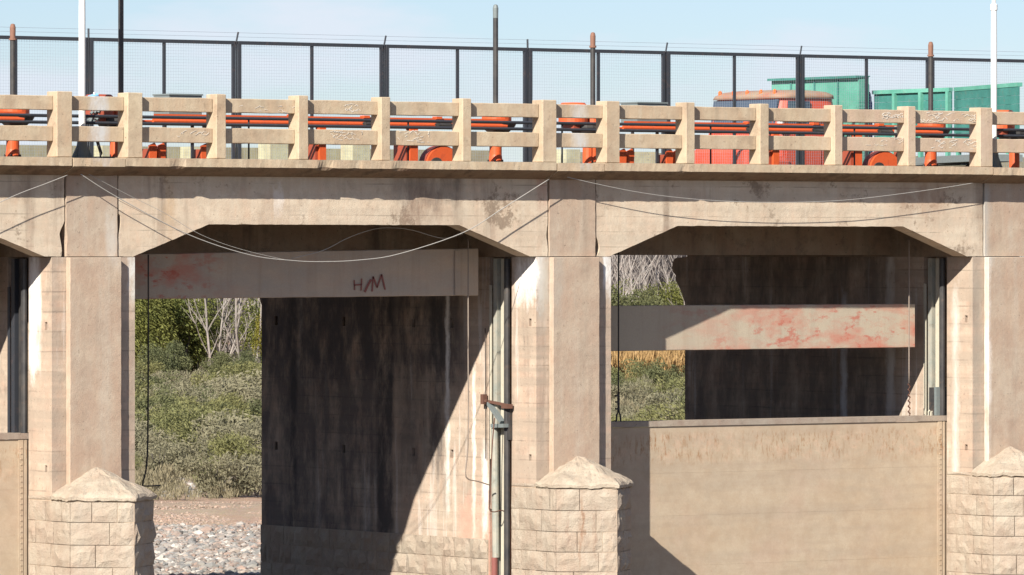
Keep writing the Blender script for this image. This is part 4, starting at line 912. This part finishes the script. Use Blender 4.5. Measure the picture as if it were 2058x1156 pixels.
trailer(1921, 180, 111.0, 2050, 170, 108.4, (.02, .42, .80), 'green stake sided trailer at the right edge, swung nearer')

# ------------------------------------------------------------------ vegetation
def leaf_mesh(name, n, rx, ry, rz, leaf, mat, seed, lumps=9, elong=1.0, base=.0, up=0.0):
    rnd = random.Random(seed); V = []; Fc = []
    L = [(Vector((rnd.uniform(-.6, .6) * rx, rnd.uniform(-.6, .6) * ry, base + rz * rnd.uniform(.22, .82))), rnd.uniform(.25, .5)) for _ in range(lumps)]
    for i in range(n):
        c, s_ = rnd.choice(L); d = Vector((rnd.gauss(0, 1), rnd.gauss(0, 1), rnd.gauss(0, 1))).normalized() * (rnd.random() ** .4)
        p = c + Vector((d.x * rx * s_ * 1.1, d.y * ry * s_ * 1.1, d.z * rz * s_ * .75))
        if p.z < .02: p.z = rnd.uniform(.0, .3) * rz
        nrm = Vector((rnd.gauss(0, 1), rnd.gauss(0, 1), rnd.gauss(0, 1))).normalized(); tt = nrm.orthogonal().normalized()
        if up: tt = (tt * (1 - up) + Vector((rnd.uniform(-.4, .4), rnd.uniform(-.4, .4), 1)) * up).normalized()
        bb = nrm.cross(tt).normalized(); l = leaf * rnd.uniform(.6, 1.4); k0 = len(V)
        V += [p - tt * l * elong, p + bb * l * .5, p + tt * l * elong, p - bb * l * .5]; Fc.append((k0, k0 + 1, k0 + 2, k0 + 3))
    me = bpy.data.meshes.new(name); me.from_pydata(V, [], Fc); me.materials.append(M[mat]); return me
def stem_mesh(name, h, seed, mat, n=5, r=.03):
    rnd = random.Random(seed); bm = bmesh.new()
    for i in range(n):
        a = rnd.uniform(0, 6.28); s_ = rnd.uniform(.2, .5); tube(bm, [(0, 0, 0), (cos(a) * s_ * h * .3, sin(a) * s_ * h * .3, h * .4), (cos(a) * s_ * h * .7, sin(a) * s_ * h * .7, h * .8)], r, 5, r * .4)
    me = bpy.data.meshes.new(name); bm.to_mesh(me); bm.free(); me.materials.append(M[mat]); return me
bush_kinds = {
 'a': [(leaf_mesh('foliage', 2600, .95, .95, 1.1, .028, 'scrub_a', s, 9, 1.8, up=.45), stem_mesh('stem', 1.0, s, 'twig', 5, .02)) for s in (1, 2, 3)],
 'b': [(leaf_mesh('foliage', 2600, .9, .9, 1.25, .03, 'scrub_b', s, 8, 1.4), stem_mesh('stem', 1.1, s, 'twig', 5, .02)) for s in (4, 5, 6)],
 'c': [(leaf_mesh('foliage', 1800, .9, .9, .8, .025, 'scrub_c', s, 8, 2.8, up=.8), stem_mesh('stem', .7, s, 'twig', 5, .015)) for s in (7, 8)],
 'd': [(leaf_mesh('foliage', 3000, .95, .95, 1.4, .033, 'leaf_dark', s, 9, 1.3), stem_mesh('stem', 1.0, s, 'twig', 5, .02)) for s in (9, 10)]}
desc = {'a': 'grey green feathery scrub bush', 'b': 'olive green rounded scrub bush', 'c': 'straw coloured tuft of dry brush', 'd': 'dark green dense scrub bush'}
nm_rows = []
cnt = 0
def bush(px, D, kind, sc, rnd, label=None):
    global cnt
    f, s_ = rnd.choice(bush_kinds[kind]); p = BG(px, D)
    t = thing('scrub_bush', label, 'bush', p, 'scrub bushes on the dry riverbed behind the piers'); t.rotation_euler = (0, 0, rnd.uniform(0, 6.28)); t.scale = (sc * rnd.uniform(.9, 1.25), sc * rnd.uniform(.9, 1.2), sc * rnd.uniform(.8, 1.15))
    for nme, me in (('foliage', f), ('stem', s_)):
        o = bpy.data.objects.new(nme, me); COL.objects.link(o); o.parent = t
    cnt += 1
rnd = random.Random(77)
HGT = EYE * F
spots = [  # px, ground y in the photo, kind, size, label
 (300, 925, 'd', 1.15, 'dark green bush at the rope in the open bay'), (345, 925, 'b', 1.0, 'rounded bush right of the rope foot in the open bay'), (375, 930, 'd', .8, 'small dark bush at the middle of the open bay'),
 (330, 865, 'b', 1.1, 'yellowish olive bush left of centre through the open bay'), (400, 868, 'd', .9, 'dark bush standing alone at centre of the open bay view'), (425, 1000, 'a', 1.05, 'nearest grey green bush through the open bay'),
 (470, 940, 'a', 1.35, 'large grey green bush near the far edge of the middle pier'), (505, 940, 'a', 1.2, 'feathery bush half hidden by the edge of the middle pier'), (360, 960, 'a', .7, 'low pale bush beside the stony patch'), (450, 910, 'b', 1.2, 'tall olive bush mid way through the open bay'),
 (515, 1000, 'a', 1.0, 'near bush touching the edge of the middle pier'), (470, 800, 'b', 1.2, 'far olive bush below the bare trees'), (380, 800, 'a', .9, 'small far bush below the green tree'), (500, 850, 'a', 1.5, 'wide grey bush under the yellow tree'), (450, 870, 'b', 1.1, 'olive bush right of the lone dark bush'),
 (1260, 838, 'a', 1.2, 'bush right above the left end of the steel gate'), (1300, 830, 'a', 1.1, 'grey green bush above the gate near the opening centre'), (1350, 835, 'b', 1.1, 'olive bush beside the far edge of the right pier'), (1290, 790, 'b', 1.2, 'olive bush just below the orange reeds'), (1345, 790, 'd', 1.0, 'dark bush below the reeds near the pier edge')]
for px, gy, kd, sc, lab in spots: bush(px, HGT / (gy - HY), kd, sc, rnd, lab)
i = 0
side = lambda px: 'open' if px < 700 else 'gated'
while i < 170:
    if rnd.random() < .66: px = rnd.uniform(215, 600)
    else: px = rnd.uniform(1170, 1440)
    gy = rnd.uniform(782, 965) if rnd.random() < .94 else rnd.uniform(965, 1000)
    D = HGT / (gy - HY); kd = rnd.choice('aabbbaccd' if gy < 930 else 'aabcc')
    row = ('front', 'middle', 'rear')[0 if gy > 910 else 1 if gy > 845 else 2]
    bush(px, D, kd, rnd.uniform(.45, 1.3), rnd, '%s, %s row, %s of the %s bay view' % (desc[kd], row, ('left third', 'middle', 'right third')[min(2, max(0, int((px - (230 if px < 700 else 1190)) / (115 if px < 700 else 75))))], side(px)))
    i += 1
# the rest of the scrub and the dry grass, uncountable
def merged(name, items, mat, label):
    V = []; Fc = []
    for me, mtx in items:
        k0 = len(V); V += [mtx @ v.co for v in me.vertices]; Fc += [tuple(k0 + q for q in p.vertices) for p in me.polygons]
    me = bpy.data.meshes.new(name); me.from_pydata([tuple(v) for v in V], [], Fc); me.materials.append(M[mat]); o = bpy.data.objects.new(name, me); COL.objects.link(o); o['kind'] = 'stuff'; o['label'] = label; o['category'] = 'plants'
    return o
low = [leaf_mesh('low', 520, .9, .9, .8, .036, 'scrub_a', s, 6, 2.2, up=.6) for s in (31, 32, 33)]
lowfar = [leaf_mesh('low', 150, .9, .9, .8, .085, 'scrub_a', s, 6, 1.8, up=.6) for s in (31, 32, 33)]
tuft = [leaf_mesh('tuft', 90, .5, .5, .3, .018, 'scrub_c', s, 4, 5.0, up=.75) for s in (41, 42)]
def scat(n, pa, pb, ga, gb, ms, s0, s1):
    out = []
    for _ in range(n):
        q = rnd.uniform(pa, pb)
        if ms is lowfar and (150 < q < 680 or 1120 < q < 1480): continue
        D = HGT / (rnd.uniform(ga, gb) - HY); p = BG(q, D); s_ = rnd.uniform(s0, s1)
        out.append((rnd.choice(ms), Matrix.Translation(p) @ Matrix.Rotation(rnd.uniform(0, 6.28), 4, 'Z') @ Matrix.Diagonal((s_, s_, s_, 1))))
    return out
merged('low_scrub', scat(190, 150, 680, 775, 950, low, .4, 1.0) + scat(150, 1120, 1480, 775, 930, low, .5, 1.1) + scat(900, -900, 3000, 775, 960, lowfar, .8, 1.6), 'scrub_a', 'grey green low scrub filling the riverbed between the bushes')
merged('dry_grass', scat(900, 150, 680, 775, 960, tuft, .6, 1.6) + scat(220, 150, 680, 950, 1008, tuft, .5, 1.2) + scat(650, 1120, 1480, 775, 960, tuft, .8, 1.8), 'scrub_c', 'straw coloured dry grass between the bushes')
# green trees
crowns = [leaf_mesh('crown', 16000, 2.3, 2.3, 4.6, .06, 'leaf_green', s, 17, 1.3, base=.2) for s in (51, 52)] 
crownd = [leaf_mesh('crown', 12000, 2.0, 2.0, 2.9, .055, 'leaf_dark', s, 13, 1.3) for s in (53, 54)]
crowny = leaf_mesh('crown', 3000, .9, .9, 3.0, .05, 'leaf_yellow', 55, 8, 1.2, base=.8)
trunk = stem_mesh('trunk', 2.6, 3, 'twig', 4, .05)
def tree(px, gy, crown, sc, label, group=None):
    p = BG(px, HGT / (gy - HY)); t = thing('broadleaf_tree', label, 'tree', p, group or 'green trees behind the scrub'); t.rotation_euler = (0, 0, rnd.uniform(0, 6.28)); t.scale = (sc, sc, sc)
    for nme, me in (('crown', crown), ('trunk', trunk)):
        o = bpy.data.objects.new(nme, me); COL.objects.link(o); o.parent = t
for px, gy, cr_, sc, lab in ((295, 768, crowns[0], .92, 'bright green tree at the left of the open bay view'), (365, 766, crowns[1], 1.02, 'largest bright green tree in the open bay view'), (380, 764, crowns[0], .6, 'smaller green tree left of the bare white trunks'),
    (335, 775, crownd[0], .7, 'dark shrub at the foot of the large green tree'), (440, 772, crownd[0], .52, 'dark green shrub under the bare white trunks'), (490, 775, crownd[1], .55, 'dark green shrub beside the yellow tree'), (455, 760, crownd[1], .45, 'dark shrub behind the bare trunks'),
    (522, 768, crowny, .9, 'small yellow leaved tree at the edge of the middle pier'), (562, 760, crowns[1], .95, 'olive tree mostly behind the middle pier'), (240, 765, crowns[1], .9, 'green tree hidden behind the left pier'), (600, 765, crowns[0], .9, 'green tree hidden behind the middle pier'),
    (1255, 724, crownd[0], 1.45, 'dark tree left in the gated bay view, behind the reeds'), (1300, 722, crownd[1], 1.35, 'dark tree at the centre of the gated bay view'), (1350, 722, crowns[0], .85, 'lighter green tree at the right of the gated bay view'), (1210, 715, crowns[1], .9, 'green tree behind the middle pier, gated bay side'), (1400, 713, crownd[0], 1.3, 'dark tree behind the right pier')):
    tree(px, gy, cr_, sc, lab)
# bare white trees
def bare_mesh(seed, h=8.5):
    r_ = random.Random(seed); bm = bmesh.new()
    def br(p, d, l, r, lev):
        pts = [p]; 
        for i in range(4):
            d = (d + Vector((r_.uniform(-.1, .1), r_.uniform(-.1, .1), .04))).normalized(); pts.append(pts[-1] + d * l / 4)
        tube(bm, pts, r, 5 if lev == 0 else 4 if lev == 1 else 3, r * .35)
        if lev < 2:
            for i in range((8, 4)[lev]):
                q = pts[0].lerp(pts[-1], 0) if False else pts[r_.randint(1 if lev else 1, 4)]; a = r_.uniform(0, 6.28)
                nd = (d * 1.0 + Vector((cos(a), sin(a), .5)) * .42).normalized(); br(q, nd, l * r_.uniform(.3, .5), r * .42, lev + 1)
    for i in range(r_.randint(1, 2)):
        br(Vector((i * .5, r_.uniform(-.2, .2), 0)), Vector((r_.uniform(-.15, .15), r_.uniform(-.1, .1), 1)).normalized(), h * r_.uniform(.8, 1), .085, 0)
    me = bpy.data.meshes.new('trunk'); bm.to_mesh(me); bm.free(); me.materials.append(M['bark']); return me
bares = [bare_mesh(s) for s in (1, 2, 3, 4)]
lb = {0: 'bare pale trunked tree', 1: 'leaning bare grey tree', 2: 'slender bare white tree', 3: 'forked bare tree'}
xs = [287, 312, 400, 418, 433, 447, 458, 470, 482, 495, 508, 520] + [rnd.uniform(200, 640) for _ in range(24)] + [1236 + i * 13 for i in range(12)] + [rnd.uniform(1190, 1420) for _ in range(8)]
for i, px in enumerate(xs):
    D = rnd.uniform(289, 297) if 2 < i < 12 else rnd.uniform(300, 345) if px < 700 else rnd.uniform(352, 380); me = bares[i % 4]
    t = thing('bare_tree', '%s in the leafless wood, %s of the %s bay view' % (lb[i % 4], ('far left', 'left', 'middle', 'right', 'far right')[min(4, max(0, int((px - (200 if px < 700 else 1190)) / (88 if px < 700 else 46))))], side(px)), 'tree', BG(px, D), 'bare pale trees behind the scrub')
    t.rotation_euler = (0, 0, rnd.uniform(0, 6.28)); s_ = rnd.uniform(.85, 1.12); t.scale = (s_, s_, s_ * rnd.uniform(.58, .68))
    o = bpy.data.objects.new('trunk', me); COL.objects.link(o); o.parent = t
tw = [leaf_mesh('tw', 1500, 2.2, 2.2, 9.0, .028, 'twig', s, 24, 9.0, up=.6) for s in (61, 62)]
def scatD(n, pa, pb, Da, Db, ms, s0, s1):
    out = []
    for _ in range(n):
        p = BG(rnd.uniform(pa, pb), rnd.uniform(Da, Db)); s_ = rnd.uniform(s0, s1)
        out.append((rnd.choice(ms), Matrix.Translation(p) @ Matrix.Rotation(rnd.uniform(0, 6.28), 4, 'Z') @ Matrix.Diagonal((s_, s_, s_, 1))))
    return out
merged('distant_wood', scatD(110, 180, 660, 350, 395, tw, .8, 1.05) + scatD(110, 1170, 1440, 385, 430, tw, .85, 1.1) + scatD(160, -2500, 4500, 385, 440, tw, .85, 1.15), 'twig', 'grey leafless wood reading as one mass in the distance')
reedm = [leaf_mesh('reed', 500, .8, .8, 1.5, .05, 'reed', s, 8, 6.0, up=.92) for s in (71, 72)]
merged('orange_reeds', scatD(120, 1180, 1440, 287, 312, reedm, .8, 1.1) + scatD(60, -1500, 150, 300, 330, reedm, .8, 1.1), 'reed', 'band of orange tan reeds in front of the wood')

# ------------------------------------------------------------------ river cobbles
ico = []
for s_ in range(6):
    bm = bmesh.new(); bmesh.ops.create_icosphere(bm, subdivisions=1, radius=1)
    for v in bm.verts: v.co *= 1 + .28 * mnoise.noise(v.co * 1.7 + Vector((s_ * 9, 0, 0)))
    me = bpy.data.meshes.new('ico'); bm.to_mesh(me); bm.free(); ico.append(me)
pal = [(.33, .28, .235), (.38, .345, .30), (.24, .235, .22), (.29, .22, .175), (.18, .185, .175), (.54, .50, .44), (.34, .235, .18), (.26, .25, .22), (.17, .135, .11)]
V = []; Fc = []; ci = []
def cob(px, gy, r, lift=False):
    z0 = (.16 * max(0, sin(pi * (gy - 1008) / 52)) - r * .1) if lift and gy < 1060 else 0
    p = BG(px, HGT / (gy - HY)); me = rnd.choice(ico); a = rnd.uniform(0, 6.28); k0 = len(V); sx, sy, sz = r * rnd.uniform(.8, 1.4), r * rnd.uniform(.7, 1.1), r * rnd.uniform(.45, .8); cc = rnd.choice(pal); f = rnd.uniform(.6, .95)
    for v in me.vertices:
        x, y, z = v.co.x * sx, v.co.y * sy, v.co.z * sz; V.append((p.x + x * cos(a) - y * sin(a), p.y + x * sin(a) + y * cos(a), z + sz * .35 + z0))
    for q in me.polygons: Fc.append(tuple(k0 + u for u in q.vertices)); ci.append(tuple(x * f for x in cc))
for _ in range(12000): cob(rnd.uniform(215, 620), rnd.uniform(1056, 1190), rnd.choice((.02, .025, .03, .03, .035, .04, .05, .06, .08)))
pal_, pal = pal, [(.36, .23, .16), (.30, .20, .14), (.42, .30, .22), (.34, .25, .19)]
for _ in range(2600): cob(rnd.uniform(215, 620), rnd.gauss(1050, 8), rnd.uniform(.015, .05), True)
for _ in range(700): cob(rnd.uniform(215, 620), rnd.uniform(1012, 1050), rnd.uniform(.01, .035), True)
pal = pal_
for _ in range(1200): cob(rnd.uniform(215, 480), rnd.uniform(945, 1000), rnd.uniform(.03, .09))
for _ in range(2200): cob(rnd.uniform(-600, 2500), rnd.uniform(1052, 1190), rnd.uniform(.05, .14))
for _ in range(160): cob(rnd.uniform(330, 470), rnd.uniform(872, 905), rnd.uniform(.05, .13))
bm = bmesh.new(); gr_ = []
for j in range(15):
    gy = 1008 + j * 3.7; row = []
    for i_ in range(130):
        px = -300 + i_ * 20; p = BG(px, HGT / (gy + 3.5 * mnoise.noise(Vector((px * .02, 3, 0))) - HY)); e = sin(pi * j / 14)
        p.z = .008 + e * (.16 + .10 * mnoise.noise(p * .35) + .06 * mnoise.noise(p * 1.3)) if 0 < j < 14 else -.02
        row.append(bm.verts.new(p))
    gr_.append(row)
for j in range(14):
    for i_ in range(129): bm.faces.new((gr_[j][i_], gr_[j][i_ + 1], gr_[j + 1][i_ + 1], gr_[j + 1][i_]))
obj('earth_bank', bm, 'ground', kind='structure', smooth=True)
me = bpy.data.meshes.new('river_cobbles'); me.from_pydata(V, [], Fc); at = me.attributes.new('shade', 'FLOAT_COLOR', 'FACE')
at.data.foreach_set('color', [x for c in ci for x in (*c, 1)]); me.materials.append(M['cobble'])
o = bpy.data.objects.new('river_cobbles', me); COL.objects.link(o); o['kind'] = 'stuff'; o['label'] = 'grey and pink river cobbles covering the dry bed'; o['category'] = 'cobbles'
# earth bank edge
print('bushes', cnt)
